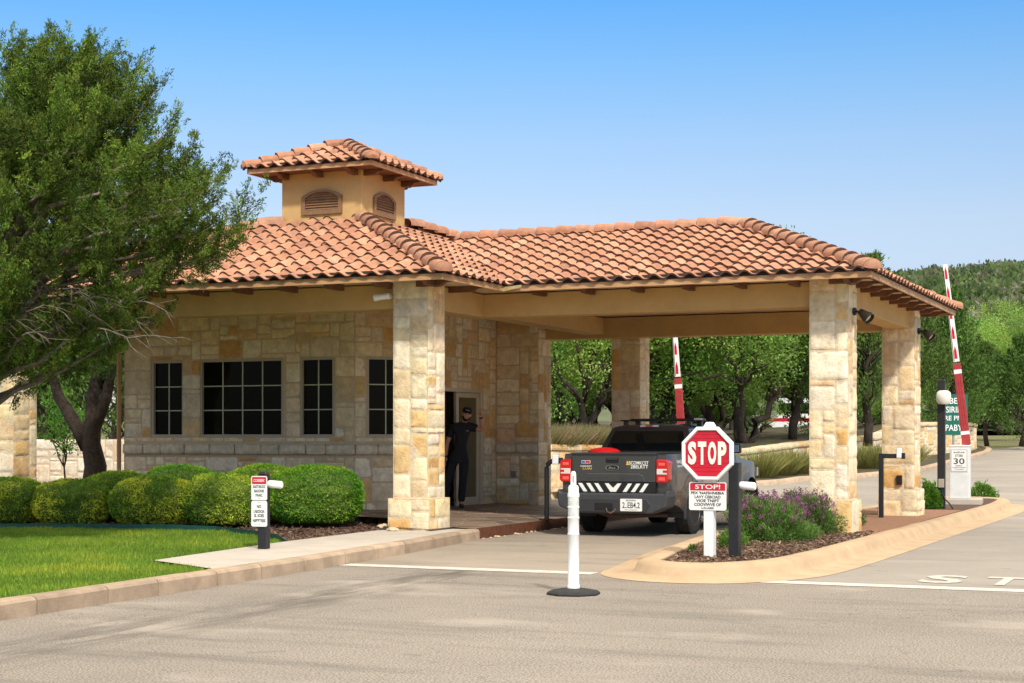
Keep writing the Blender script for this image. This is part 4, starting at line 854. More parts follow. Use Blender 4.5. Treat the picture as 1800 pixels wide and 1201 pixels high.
# ---------------------------------------------------------------- lift gates
def lift_gate(px, D, tilt, rz, label, sign, zo=0.14):
    p = at(px, D); zb = zo + G(p.x, p.y)
    t = thing('lift_gate', label, 'gate', (p.x, p.y, zb), rz, 'raised red and white lift gates')
    mb = MB(); mb.box(-.30, -.26, -.1, .42, .34, .10); mb.build('plinth', M['sidewalk'], t, bevel=0.015)
    mb = MB(); mb.box(-.19, -.17, .101, .19, .24, 1.13); mb.build('cabinet', mat('cabinet_white', (0.66, 0.67, 0.66), 0.45, 0.12, 5), t, bevel=0.012)
    mb = MB(); mb.box(-.20, -.18, 1.131, .20, .25, 1.165); mb.build('cabinet_lid', M['white'], t, bevel=0.01)
    # arm, hinged beside the cabinet top
    Rt = Matrix.Translation((0.12, 0.0, 1.175)) @ Matrix.Rotation(R(tilt), 4, 'Y')
    arm = None
    mb = MB()
    for a, b, w0, w1 in ((0.0, 0.20, .084, .082), (0.27, 1.42, .081, .073), (1.505, 1.63, .072, .070)): mb.add([Rt @ Vector(v) for v in ((-w0, -.03, a), (w0, -.03, a), (w0, .03, a), (-w0, .03, a), (-w1, -.03, b), (w1, -.03, b), (w1, .03, b), (-w1, .03, b))], [(3, 2, 1, 0), (4, 5, 6, 7), (0, 1, 5, 4), (1, 2, 6, 5), (2, 3, 7, 6), (3, 0, 4, 7)])
    for xx in (-.045, 0, .045): mb.box(xx - .010, -.036, .29, xx + .010, -.0305, 1.40, 0, Rt)
    arm = mb.build('arm_sleeve', M['armred'], t, bevel=0.008)
    mb = MB()
    for a, b, w0 in ((0.201, 0.269, .083), (1.421, 1.504, .0735)): mb = MB(); mb.box(-w0, -.031, a, w0, .031, b, 0, Rt); mb.build('white_band', M['white'], arm)
    mb = MB(); mb.add([Rt @ Vector(v) for v in ((-.058, -.022, 1.66), (.058, -.022, 1.66), (.058, .022, 1.66), (-.058, .022, 1.66), (-.044, -.022, 3.62), (.044, -.022, 3.62), (.044, .022, 3.62), (-.044, .022, 3.62))], [(3, 2, 1, 0), (4, 5, 6, 7), (0, 1, 5, 4), (1, 2, 6, 5), (2, 3, 7, 6), (3, 0, 4, 7)])
    bar = mb.build('arm', M['white'], t, bevel=0.006)
    for k in range(5):
        mb = MB(); z = 1.72 + .40 * k; w_ = .027 - .001 * k
        mb.prism([(-w_, z), (w_, z), (w_ * .95, z + .16), (0, z + .26), (-w_ * .95, z + .16)], lambda a, b, h: Rt @ Vector((a, h, b)), -.0235, .0235)
        mb.build('reflector', M['reflred'], bar)
    mb = MB(); mb.box(-.046, -.0235, 1.68, -.034, .0235, 3.5, 0, Rt); mb.build('edge_strip', M['black'], bar)
    mb = MB(); mb.lathe([(0, -.04), (.06, -.04), (.06, .03), (0, .03)], 16, Matrix.Translation((.12, .08, 1.19)) @ Matrix.Rotation(R(90), 4, 'X')); mb.build('hinge', M['black'], t, bevel=0.005)
    if sign:
        Q = lambda a, b, h: (a - .01, -.17 - h, .86 + b); mb = MB(); mb.prism(rrect(-.165, -.225, .165, .225, .01), Q, .002, .008); pl = mb.build('speed_plate', M['signwhite'], t)
        mb = MB(); mb.prism([(-.155, -.215), (.155, -.215), (.155, -.209), (-.155, -.209)], Q, .0085, .0092); mb.prism([(-.155, .209), (.155, .209), (.155, .215), (-.155, .215)], Q, .0085, .0092); mb.prism([(-.155, -.209), (-.149, -.209), (-.149, .209), (-.155, .209)], Q, .0085, .0092); mb.prism([(.149, -.209), (.155, -.209), (.155, .209), (.149, .209)], Q, .0085, .0092)
        for s_, w_, h_, y_ in (('sulue', .21, .04, .165), ('STBE', .15, .045, .095), ('30', .21, .115, -.015), ('BASELS', .12, .022, -.105), ('ILOURNTOP NADRIVER', .25, .018, -.14), ('TEO EGARDESIA', .18, .016, -.175)): text_mb(mb, s_, lambda a, b, d: Q(a, b + y_, .0085 + d), w_, h_, .001, .01)
        mb.build('wording', M['blacktext'], pl)
    return t
lift_gate(1688, 32.3, -6.6, R(4), 'white lift gate cabinet with raised red and white arm beside the outer lane', True)
lift_gate(1191, 33.5, -4.0, R(4), 'raised red and white lift gate arm beyond the pickup under the canopy', False, -0.12)
p = gpt(1655, 893, 0.15)
t = thing('camera_pole', 'tall black pole with a rounded white camera housing beside the lift gate', 'camera pole', (p.x, p.y, 0.13), R(4))
mb = MB(); mb.box(-.07, -.07, 0, .07, .07, 2.40); mb.build('pole', M['black'], t, bevel=0.012)
mb = MB(); mb.lathe([(0.0, -.13), (.09, -.125), (.125, -.08), (.135, .0), (.125, .09), (.08, .125), (0, .13)], 20, Matrix.Translation((.05, -.14, 2.07)) @ Matrix.Diagonal((1, .8, 1, 1))); mb.build('camera_housing', mat('housing_white', (.70, .68, .62), .3), t, smooth=True)
mb = MB(); mb.tube([(.02, -.07, 2.1), (.03, -.12, 2.1)], .03, 8); mb.build('bracket', M['black'], t)
mb = MB(); mb.box(-.05, -.125, .40, .055, -.071, .56); mb.build('junction_box', mat('junction_tan', (.35, .31, .24), .6), t, bevel=0.008)
mb = MB(); mb.tube([(0.0, -.10, .41), (0.02, -.10, .3), (.08, -.11, .18), (.16, -.12, .1), (.21, -.12, .02), (.22, -.12, -.03)], .014, 8); mb.build('conduit', M['black'], t, smooth=True)
# ---------------------------------------------------------------- green notice behind the gate
D = 42.0; p = at(1676, D); zg = G(p.x, p.y)
t = thing('notice_board', 'green board with white lettering on a grey post behind the raised gate arm', 'sign', (p.x, p.y, zg), R(14))
zc = zof(729, D) - zg; hw = 0.36; hh = 0.53
mb = MB(); mb.tube([(0, .03, 0), (0, .03, zc + hh)], .03, 8); mb.build('post', mat('post_grey', (.25, .25, .25), .5), t)
Q = lambda a, b, h: (a, -h, zc + b); mb = MB(); mb.prism(rrect(-hw, -hh, hw, hh, .03), Q, -.01, .012); mb.build('board', mat('sign_green', (.006, .115, .085), .4, .08, 6), t)
mb = MB()
for s_, w_, y_ in (("'RBE T", .52, .36), ('TSIRIRC', .62, .13), ('JRE PNL', .60, -.11), ('PABY', .42, -.34)): text_mb(mb, s_, lambda a, b, d: Q(a + .01, b + y_, .0125 + d), w_, .16, .002, .012)
mb.build('lettering', M['signwhite'], t)
# ---------------------------------------------------------------- the pickup under the canopy
def paint_mat():
    m = mat('graphite_paint', (0.052, 0.052, 0.055), 0.32, 0.10, 900, metal=0.35, spec=0.5, coat=0.9); return m
PM = {'paint': paint_mat(), 'plastic': mat('truck_plastic', (0.028, 0.029, 0.031), 0.6, 0.15, 50, 0.0008, 300), 'glass': mat('truck_glass', (0.008, 0.010, 0.010), 0.02, spec=0.5),
      'chrome': mat('chrome', (0.55, 0.55, 0.56), 0.18, metal=1.0), 'tlred': mat('taillight_red', (0.50, 0.006, 0.010), 0.08, spec=0.6, coat=0.6), 'tlwhite': mat('taillight_white', (0.62, 0.58, 0.56), 0.12, coat=0.5),
      'black': mat('gloss_black', (0.012, 0.012, 0.013), 0.25), 'rim': mat('wheel_grey', (0.17, 0.17, 0.18), 0.35, 0.2, 20, metal=0.7), 'rubber': mat('tyre', (0.020, 0.019, 0.018), 0.85, 0.4, 12), 'white': mat('decal_white', (0.72, 0.72, 0.68), 0.4), 'yellow': mat('decal_yellow', (0.65, 0.36, 0.04), 0.4), 'blue': mat('decal_blue', (0.05, 0.07, 0.3), 0.4), 'dirt': mat('muddy_metal', (0.10, 0.062, 0.042), 0.9, 0.4, 14, 0.003, 60)}
TX, TY = -8.19, 22.35
T = thing('pickup_truck', 'dark grey pickup truck with chevron striped tailgate stopped under the canopy', 'pickup truck', (TX, TY, 0), R(-0.5))
HW = 0.865; YR, YF, RW, RA = 1.18, 4.22, 0.365, 0.435
def arch(yc, r, zmin, n=12):
    a0 = math.asin((zmin - RW) / r) if abs(zmin - RW) < r else 0
    return [(yc + r * math.cos(t), RW + r * math.sin(t)) for t in [a0 + (math.pi - 2 * a0) * i / n for i in range(n + 1)]]
prof = [(0.07, 0.52), (0.05, 0.80), (0.055, 1.195), (0.12, 1.215), (1.44, 1.225), (1.5, 1.235), (3.45, 1.185), (3.75, 1.12), (4.75, 1.02), (4.93, 0.92), (4.98, 0.62), (4.93, 0.40), (4.7, 0.30)] + arch(YF, RA, 0.30) + [(3.7, 0.27), (1.75, 0.27)] + arch(YR, RA, 0.34)
prof = prof + [(0.55, 0.42)]
def body_x(s, y, z):                        # half width with a waist crease and tumblehome
    w_ = HW
    if z > 0.98: w_ -= 0.16 * (z - 0.98)
    if z < 0.62: w_ -= 0.12 * (0.62 - z)
    if y > 4.4: w_ -= 0.20 * ((y - 4.4) / 0.58) ** 2
    if y < 0.3: w_ -= 0.045 * ((0.3 - y) / 0.25) ** 2
    for yc in (YR, YF):
        d = math.hypot(y - yc, z - RW)
        if d < RA + 0.16: w_ += 0.028 * max(0, 1 - (d - RA) / 0.16)
    return s * w_
# side skins as gridded panels that follow body_x, then the closing strip over the top, ends and underside
mb = MB()
def inprof(y, z): return inside(y, z, prof)
bm = bmesh.new(); vs = [bm.verts.new((0, y, z)) for y, z in prof]; f = bm.faces.new(vs)
for k in range(1, 56): bmesh.ops.bisect_plane(bm, geom=bm.verts[:] + bm.edges[:] + bm.faces[:], plane_co=(0, 0.09 * k, 0), plane_no=(0, 1, 0))
for z in (0.45, 0.55, 0.62, 0.72, 0.82, 0.9, 0.98, 1.04, 1.1, 1.15, 1.19): bmesh.ops.bisect_plane(bm, geom=bm.verts[:] + bm.edges[:] + bm.faces[:], plane_co=(0, 0, z), plane_no=(0, 0, 1))
bm.verts.index_update(); V = [(v.co.y, v.co.z) for v in bm.verts]; Fc = [tuple(x.index for x in f.verts) for f in bm.faces]
bd = [(e.verts[0].index, e.verts[1].index) for e in bm.edges if len(e.link_faces) == 1]; bm.free()
rnd = lambda y, z, s: (body_x(s, y, z), y, z)
n_ = len(V); mb.add([rnd(y, z, -1) for y, z in V] + [rnd(y, z, 1) for y, z in V], Fc + [tuple(n_ + i for i in f) for f in Fc] + [(a, b, n_ + b, n_ + a) for a, b in bd])
body = mb.build('body', PM['paint'], T, smooth=True, bevel=0.022, seg=3, ang=50)
# cab
mb = MB(); cb = [(-.80, 1.40, 1.20), (.80, 1.40, 1.20), (.80, 3.62, 1.16), (-.80, 3.62, 1.16)]
ct_ = [(-.615, 1.60, 1.615), (.615, 1.60, 1.615), (.62, 2.75, 1.64), (-.62, 2.75, 1.64)]; cr = [(-.45, 1.64, 1.65), (.45, 1.64, 1.65), (.45, 2.62, 1.68), (-.45, 2.62, 1.68)]
mb.add(cb + ct_ + cr, [(0, 1, 5, 4), (1, 2, 6, 5), (2, 3, 7, 6), (3, 0, 4, 7), (4, 5, 9, 8), (5, 6, 10, 9), (6, 7, 11, 10), (7, 4, 8, 11), (8, 9, 10, 11)])
cabn = mb.build('cab', PM['paint'], T, smooth=True, bevel=0.035, seg=3, ang=14)
def pane(q, name, off_, m=PM['glass'], parent=T, th=0.012):
    q = [Vector(p) for p in q]; n = (q[1] - q[0]).cross(q[3] - q[0]).normalized(); mb = MB()
    mb.add([p + n * off_ for p in q] + [p + n * (off_ - th) for p in q], [tuple(range(len(q))), tuple(range(len(q), 2 * len(q)))[::-1]] + [(i, (i + 1) % len(q), len(q) + (i + 1) % len(q), len(q) + i) for i in range(len(q))])
    return mb.build(name, m, parent, bevel=0.004)
def bil(q, s, t): a, b, c, d = [Vector(p) for p in q]; return (a * (1 - s) + b * s) * (1 - t) + (d * (1 - s) + c * s) * t
rq = [cb[0], cb[1], ct_[1], ct_[0]]
pane([bil(rq, .07, .10), bil(rq, .93, .10), bil(rq, .93, .86), bil(rq, .07, .86)], 'rear_window', 0.008)
for sx in (-1, 1):
    q = [cb[1], cb[2], ct_[2], ct_[1]] if sx > 0 else [cb[0], cb[3], ct_[3], ct_[0]]
    for a, b, a2, b2 in ((.06, .42, .10, .44), (.46, .80, .48, .93)):
        qq = [bil(q, a, .12), bil(q, b, .12), bil(q, b2, .88), bil(q, a2, .88)]
        pane(qq if sx > 0 else qq[::-1], 'side_window', 0.008)
q = [cb[2], cb[3], ct_[3], ct_[2]]; pane([bil(q, .05, .08), bil(q, .95, .08), bil(q, .93, .92), bil(q, .07, .92)], 'windshield', 0.008)
mb = MB(); mb.box(-.15, 1.575, 1.618, .15, 1.612, 1.65); o = mb.build('third_brake_light', PM['tlwhite'], T, bevel=0.008)
mb = MB(); mb.box(-.06, 1.569, 1.622, .06, 1.5745, 1.647); mb.build('red_lens', PM['tlred'], o, bevel=0.003)
# roof rack: two cross bars and a slim light bar
for yy in (1.95, 2.5):
    mb = MB(); mb.box(-.62, yy, 1.715, .62, yy + .06, 1.735)
    for sx in (-.52, .52): mb.box(sx - .04, yy - .01, 1.64, sx + .04, yy + .07, 1.714)
    mb.build('roof_bar', PM['black'], T, bevel=0.008)
mb = MB(); mb.box(-.50, 2.1, 1.725, .66, 2.42, 1.757); lb = mb.build('light_bar', PM['black'], T, bevel=0.01)
mb = MB(); mb.box(.56, 2.09, 1.73, .667, 2.2, 1.762); mb.build('clear_lens', PM['tlwhite'], lb, bevel=0.006)
# bed cover and rails
mb = MB(); mb.box(-.74, .14, 1.222, .74, 1.42, 1.232); mb.build('bed_cover', PM['plastic'], T, bevel=0.004)
# tailgate
mb = MB(); TGX = 0.655
mb.prism([(-TGX, .80), (TGX, .80), (TGX, 1.19), (TGX - .02, 1.215), (-TGX + .02, 1.215), (-TGX, 1.19)], lambda a, b, h: (a, h, b), 0.0, 0.08)
tg = mb.build('tailgate', PM['paint'], T, bevel=0.014, seg=3)
mb = MB(); mb.prism([(-TGX - .005, 1.20), (TGX + .005, 1.20), (TGX - .0, 1.235), (-TGX, 1.235)], lambda a, b, h: (a, h, b), -0.02, 0.14); mb.build('spoiler_lip', PM['plastic'], tg, bevel=0.012)
mb = MB(); mb.prism([(-.50, .81), (.50, .81), (.46, .905), (.40, .93), (-.40, .93), (-.46, .905)], lambda a, b, h: (a, h, b), -0.012, 0.01); mb.build('stamped_panel', PM['paint'], tg, bevel=0.008)
mb = MB(); text_mb(mb, 'N A V L I I F T', lambda a, b, d: (a, -.0125 - d, .862 + b), .80, .042, .003, .01); mb.build('stamped_letters', mat('stamped_grey', (0.035, 0.036, 0.04), 0.5), tg)
mb = MB(); mb.prism(rrect(-.115, 1.085, .085, 1.165, .02), lambda a, b, h: (a, h, b), -0.010, 0.012); hd = mb.build('handle', PM['black'], tg, bevel=0.006)
mb = MB(); mb.prism(rrect(-.10, 1.128, .07, 1.158, .01), lambda a, b, h: (a, h, b), -0.022, -0.0105); mb.build('grip', PM['plastic'], hd, bevel=0.005)
mb = MB(); ov = [(.108 * math.cos(2 * math.pi * i / 28) - .012, .046 * math.sin(2 * math.pi * i / 28) + 1.012) for i in range(28)]
mb.prism(ov, lambda a, b, h: (a, h, b), -0.012, 0.01); em = mb.build('emblem', PM['black'], tg, bevel=0.003)
mb = MB(); N_ = 28
for r0, r1 in ((1.0, .86),): mb.add([((c[0] + .012) * r - .012, -.0135, (c[1] - 1.012) * r + 1.012) for r in (r0 * .98, r1) for c in ov], [(i, (i + 1) % N_, N_ + (i + 1) % N_, N_ + i) for i in range(N_)])
text_mb(mb, 'Bas', lambda a, b, d: (a - .012 + b * .3, -.0125 - d, 1.012 + b), .105, .038, .002, .01); mb.build('emblem_script', PM['chrome'], em)
def decal(s, x, z, w_, h_, m, parent=tg, bold=.012): mb = MB(); text_mb(mb, s, lambda a, b, d: (x + a, -.0008 - d, z + b), w_, h_, .001, bold); return mb.build('decal', m, parent)
decal('SCOMKCST', .395, 1.086, .30, .05, PM['white']); decal('2BELRTT', .405, 1.03, .27, .048, PM['white'])
mb = MB(); mb.prism([(.20, 1.055), (.245, 1.055), (.245, 1.07), (.235, 1.075), (.238, 1.10), (.222, 1.118), (.206, 1.10), (.21, 1.075), (.20, 1.07)], lambda a, b, h: (a, h, b), -.002, 0.001); mb.build('decal', PM['yellow'], tg)
mb = MB(); mb.prism(rrect(-.50, 1.075, -.36, 1.118, .004), lambda a, b, h: (a, h, b), -.002, .001); dc = mb.build('decal', PM['white'], tg)
mb = MB(); mb.prism(rrect(-.495, 1.08, -.445, 1.113, .003), lambda a, b, h: (a, h, b), -.003, -.0021); mb.build('sticker_blue', PM['blue'], dc); mb = MB(); mb.prism(rrect(-.44, 1.08, -.365, 1.113, .003), lambda a, b, h: (a, h, b), -.003, -.0021); mb.build('sticker_red', M['red'], dc)
decal('ANEMUREST', -.43, 1.035, .19, .018, PM['white']); decal('LUAI', -.41, 1.0, .14, .032, PM['yellow'])
# chevron stripe
mb = MB(); mb.prism([(-TGX, .65), (TGX, .65), (TGX, .797), (-TGX, .797)], lambda a, b, h: (a, h, b), -.008, .06); cv = mb.build('chevron_board', PM['black'], tg, bevel=0.004)
mb = MB(); z0_, z1_ = .662, .785; w_ = .062; Pch = lambda a, b, h: (a, h, b)
for k in range(5):
    for s_ in (-1, 1):
        x = s_ * (.02 + .128 * k); d = s_ * .085
        if abs(x + d) + w_ > TGX: continue
        if k == 0:
            if s_ > 0: mb.prism([(0, z0_), (.045, z0_), (.045 + .085, z1_), (.085 - .015, z1_), (0, z0_ + .055), (-.085 + .015, z1_), (-.13, z1_), (-.045, z0_)], Pch, -.0095, -.0082)
            continue
        mb.prism([(x, z0_), (x + s_ * w_, z0_), (x + s_ * w_ + d, z1_), (x + d, z1_)], Pch, -.0095, -.0082)
mb.build('chevron_stripes', PM['white'], cv)
# lights
for sx in (-1, 1):
    mb = MB(); P_ = lambda a, b, h: (sx * a, h, b)
    mb.prism([(.665, .80), (.82, .80), (.85, .84), (.842, 1.10), (.815, 1.135), (.665, 1.14)], P_, -.012, .22); tl = mb.build('taillight', PM['tlred'], T, bevel=0.014, seg=3)
    mb = MB(); mb.prism([(.675, .92), (.828, .92), (.828, 1.0), (.675, 1.0)], P_, -.018, .05); mb.build('reverse_lens', PM['tlwhite'], tl, bevel=0.004)
    mb = MB(); mb.prism([(.77, .945), (.83, .945), (.83, .982), (.77, .982)], P_, -.021, .03); mb.build('indicator', PM['tlred'], tl, bevel=0.003)
    mb = MB(); mb.prism([(.70, 1.045), (.80, 1.045), (.80, 1.09), (.70, 1.09)], P_, -.016, .03); mb.build('lamp_ring', mat('lamp_bright_red', (0.75, 0.10, 0.09), 0.2), tl, bevel=0.006); mb = MB(); mb.prism([(.70, .83), (.80, .83), (.80, .88), (.70, .88)], P_, -.016, .03); mb.build('lamp_ring', mat('lamp_bright_red', (0.75, 0.10, 0.09), 0.2), tl, bevel=0.006)
    mb = MB(); mb.prism([(.60, .78), (.80, .80), (.80, .95), (.62, .93)], P_, 4.86, 4.965); mb.build('headlight', PM['tlwhite'], T, bevel=0.01)
    # door mirror
    mb = MB(); mb.box(.93 * sx - .10, 3.05, 1.20, .93 * sx + .10, 3.17, 1.36); mr = mb.build('mirror', PM['black'], T, bevel=0.03, seg=3)
    mb = MB(); mb.box(.93 * sx - .08, 3.042, 1.22, .93 * sx + .08, 3.0495, 1.34); mb.build('mirror_glass', PM['chrome'], mr, bevel=0.003)
    mb = MB(); mb.tube([(.80 * sx, 3.13, 1.20), (.90 * sx, 3.12, 1.24)], .025, 8); mb.build('mirror_arm', PM['black'], mr)
# rear bumper
mb = MB(); bp = [(-.80, .645), (.80, .645), (.86, .70), (.872, .60), (.84, .44), (.60, .345), (-.60, .345), (-.84, .44), (-.872, .60), (-.86, .70)]
mb.prism(bp, lambda a, b, h: (a, h, b), -0.07, 0.30); bmp = mb.build('rear_bumper', mat('bumper_grey', (0.045, 0.046, 0.05), 0.5, 0.15, 20), T, bevel=0.028, seg=3)
mb = MB(); mb.prism([(-.62, .36), (.52, .36), (.60, .48), (.54, .565), (-.62, .565), (-.70, .48)], lambda a, b, h: (a, h, b), -.078, -.05); mb.build('bumper_insert', PM['plastic'], bmp, bevel=0.012)
mb = MB(); mb.prism(rrect(-.26, .395, .02, .50, .01), lambda a, b, h: (a, h, b), -.086, -.0785); mb.build('hitch_cover', PM['black'], bmp, bevel=0.004)
mb = MB(); mb.tube([(-.08, -.085, .42), (-.05, -.12, .37), (.0, -.12, .35), (.05, -.10, .38), (.06, -.07, .42)], .012, 8); mb.build('tow_hook', PM['dirt'], bmp, smooth=True)
mb = MB(); mb.prism(rrect(.14, .385, .475, .565, .012), lambda a, b, h: (a, h, b), -.088, -.08); lp = mb.build('licence_plate', PM['white'], T)
mb = MB()
for s_, w_, h_, z_ in (('IDONNA', .15, .024, .542), ('2..EB4.2', .27, .085, .472), ('TJE LNNE SIA', .20, .014, .402)): text_mb(mb, s_, lambda a, b, d: (.307 + a, -.0885 - d, z_ + b), w_, h_, .001, .012)
mb.build('plate_lettering', M['blacktext'], lp)
# underside
mb = MB(); mb.tube([(-.72, YR, .36), (-.3, YR, .33), (0, YR, .34), (.3, YR, .33), (.72, YR, .36)], .045, 8); mb.tube([(-.55, .5, .36), (-.2, .35, .30), (.25, .4, .30), (.6, .7, .30)], .03, 8); mb.box(-.6, .55, .36, .6, 3.9, .46); mb.build('undercarriage', PM['dirt'], T, smooth=True)
# wheel arches lined in black
mb = MB()
for yc in (YR, YF):
    for sx in (-1, 1):
        n = 20; ring_ = []
        for i in range(n + 1):
            a = math.pi * (-.08 + 1.16 * i / n)
            for r, x in ((RA - .012, HW - .30), (RA - .012, HW + .012), (RA + .022, HW + .02), (RA + .05, HW - .012)):
                ring_.append((sx * x, yc + r * math.cos(a), RW + r * math.sin(a)))
        mb.add(ring_, [(i * 4 + k, i * 4 + k + 1, (i + 1) * 4 + k + 1, (i + 1) * 4 + k) for i in range(n) for k in range(3)])
mb.build('arch_trim', PM['plastic'], T, smooth=True)
for sx in (-1, 1): mb = MB(); mb.box(sx * HW - .012, 1.75, .29, sx * HW + .004, 3.72, .37); mb.build('rocker_trim', PM['plastic'], T, bevel=.004)
# door shut lines and handles
for sx in (-1, 1):
    mb = MB()
    for y_ in (2.42, 3.42, 1.52):
        pts = [(body_x(sx, y_, z) + sx * .0015, y_, z) for z in (.40, .55, .62, .8, .98, 1.1, 1.2)]; mb.tube(pts, .0035, 4)
    mb.build('shut_line', PM['black'], T)
    for y_ in (1.72, 2.62): mb = MB(); x = body_x(sx, y_, 1.06); mb.box(x - .018, y_, 1.045, x + .026, y_ + .2, 1.08); mb.build('door_handle', PM['black'], T, bevel=.01)
mb = MB()
for s_, y_, z_, w_, h_ in (('NAD', .50, 1.10, .22, .05), ('UADCOS', .50, 1.035, .24, .028)): text_mb(mb, s_, lambda a, b, d: (body_x(1, y_ + a, z_ + b) + .003 + d, y_ + a, z_ + b), w_, h_, .001, .012)
mb.build('decal', PM['white'], T)
# wheels
def wheel(sx, yc):
    Xm = Matrix.Translation((sx * (HW - .105), yc, RW)) @ Matrix.Rotation(R(90 * sx), 4, 'Y')
    mb = MB(); tw = .112
    prof_ = [(.235, -tw), (.30, -tw - .004), (.335, -tw + .006), (.355, -tw + .022), (.3645, -tw + .045), (.3645, -.062), (.357, -.058), (.357, -.048), (.365, -.044), (.365, -.006), (.357, -.003), (.357, .006), (.365, .01), (.365, .044), (.357, .048), (.357, .058), (.3645, .062), (.3645, tw - .045), (.355, tw - .022), (.335, tw - .006), (.30, tw + .004), (.235, tw)]
    mb.lathe(prof_, 48, Xm)
    for i in range(48):                      # shoulder blocks
        a = 2 * math.pi * i / 48
        for z in (-.085, .085): X2 = Xm @ Matrix.Rotation(a, 4, 'Z') @ Matrix.Translation((.357, 0, z)); mb.box(-.006, -.012, -.024, .009, .012, .024, 0, X2)
    w0 = mb.build('wheel', PM['rubber'], T, smooth=True)
    mb = MB(); mb.lathe([(.24, tw - .004), (.232, tw + .004), (.222, tw - .01), (.215, -.04), (.06, -.03), (0, -.03)], 40, Xm)
    for i in range(6):
        X2 = Xm @ Matrix.Rotation(2 * math.pi * i / 6, 4, 'Z'); mb.add([X2 @ Vector(v) for v in ((.03, -.034, .06), (.22, -.045, .085), (.22, .045, .085), (.03, .034, .06), (.03, -.034, .02), (.22, -.045, .04), (.22, .045, .04), (.03, .034, .02))], [(0, 1, 2, 3), (4, 7, 6, 5), (0, 4, 5, 1), (1, 5, 6, 2), (2, 6, 7, 3), (3, 7, 4, 0)])
    mb.lathe([(.065, .02), (.065, .07), (.05, .08), (0, .08)], 20, Xm); mb.build('rim', PM['rim'], w0, smooth=True)
for yc in (YR, YF):
    for sx in (-1, 1): wheel(sx, yc)
# red cap lying on the left bed rail
mb = MB(); mb.lathe([(0.0, .10), (.10, .095), (.20, .065), (.25, .02), (.25, 0), (0, 0)], 24, Matrix.Diagonal((1, 1, .75, 1)))
o = mb.build('red_cover', mat('glossy_red', (.55, .008, .012), .35), None, smooth=True); o.location = (TX - .42, TY + .75, 1.2325); tag(o, 'glossy red dome lying on the bed cover of the grey pickup', 'cover')
# ---------------------------------------------------------------- the guard in the doorway
def skin(name, nodes, edges, m, parent, root=None, sub=2):
    ks = list(nodes); me = bpy.data.meshes.new(name); me.from_pydata([nodes[k][0] for k in ks], [(ks.index(a), ks.index(b)) for a, b in edges], [])
    o = bpy.data.objects.new(name, me); COL.objects.link(o); md = o.modifiers.new('skin', 'SKIN'); md.use_smooth_shade = True
    sv = me.skin_vertices[0].data
    for i, k in enumerate(ks):
        r = nodes[k][1]; sv[i].radius = r if hasattr(r, '__len__') else (r, r); sv[i].use_root = (k == (root or ks[0]))
    s = o.modifiers.new('sub', 'SUBSURF'); s.levels = s.render_levels = sub
    bpy.context.view_layer.update(); dg = bpy.context.evaluated_depsgraph_get()
    me2 = bpy.data.meshes.new_from_object(o.evaluated_get(dg)); bpy.data.objects.remove(o)
    me2.name = name; me2.materials.clear(); me2.materials.append(m); me2.polygons.foreach_set('use_smooth', [True] * len(me2.polygons))
    o = bpy.data.objects.new(name, me2); COL.objects.link(o); o.parent = parent; return o
def merge(o, objs):
    bm = bmesh.new(); bm.from_mesh(o.data)
    for q in objs: bm.from_mesh(q.data); bpy.data.objects.remove(q)
    bm.to_mesh(o.data); bm.free()
SKIN = mat('skin', (0.56, 0.27, 0.175), 0.5, 0.06, 40); CLOTH = mat('black_cloth', (0.016, 0.016, 0.018), 0.85, 0.3, 60, 0.002, 200); HAIR = mat('dark_hair', (0.012, 0.009, 0.008), 0.8, bump=0.004, bscale=300)
pp = onX(811, -12.10)
PR = thing('person', 'guard in black polo, trousers and cap waving from the open gatehouse door', 'person', (-12.10, pp, fz(-12.1, 0)), YAW)
# x = to the right in the photograph, -y = towards the viewer
N = {'pelvis': ((-.03, 0, .93), (.13, .10)), 'waist': ((-.015, 0, 1.08), (.13, .095)), 'chest': ((.01, 0, 1.27), (.155, .11)), 'top': ((.02, .0, 1.40), (.10, .075)), 'neck': ((.055, -.01, 1.475), .055), 'nk2': ((.075, -.02, 1.53), .052),
     'sR': ((.165, 0, 1.405), .062), 'eR': ((.36, -.04, 1.345), .046), 'fR': ((.372, -.09, 1.45), .040), 'wR': ((.345, -.12, 1.575), .029),
     'sL': ((-.145, 0, 1.385), .062), 'eL': ((-.25, .03, 1.13), .045), 'wL': ((-.27, -.05, .90), .03),
     'hR': ((.045, 0, .88), .085), 'kR': ((.03, -.02, .49), .058), 'cR': ((.015, .01, .33), .055), 'aR': ((-.005, .02, .09), .038), 'tR': ((.01, -.10, .035), .034),
     'hL': ((-.12, 0, .88), .085), 'kL': ((-.24, .0, .50), .058), 'aL': ((-.30, .10, .10), .038), 'tL': ((-.31, 0.0, .04), .034)}
E = [('pelvis', 'waist'), ('waist', 'chest'), ('chest', 'top'), ('top', 'neck'), ('neck', 'nk2'), ('top', 'sR'), ('sR', 'eR'), ('eR', 'fR'), ('fR', 'wR'), ('top', 'sL'), ('sL', 'eL'), ('eL', 'wL'), ('pelvis', 'hR'), ('hR', 'kR'), ('kR', 'cR'), ('cR', 'aR'), ('aR', 'tR'), ('pelvis', 'hL'), ('hL', 'kL'), ('kL', 'aL'), ('aL', 'tL')]
bodyp = skin('body', N, E, SKIN, PR, 'pelvis')
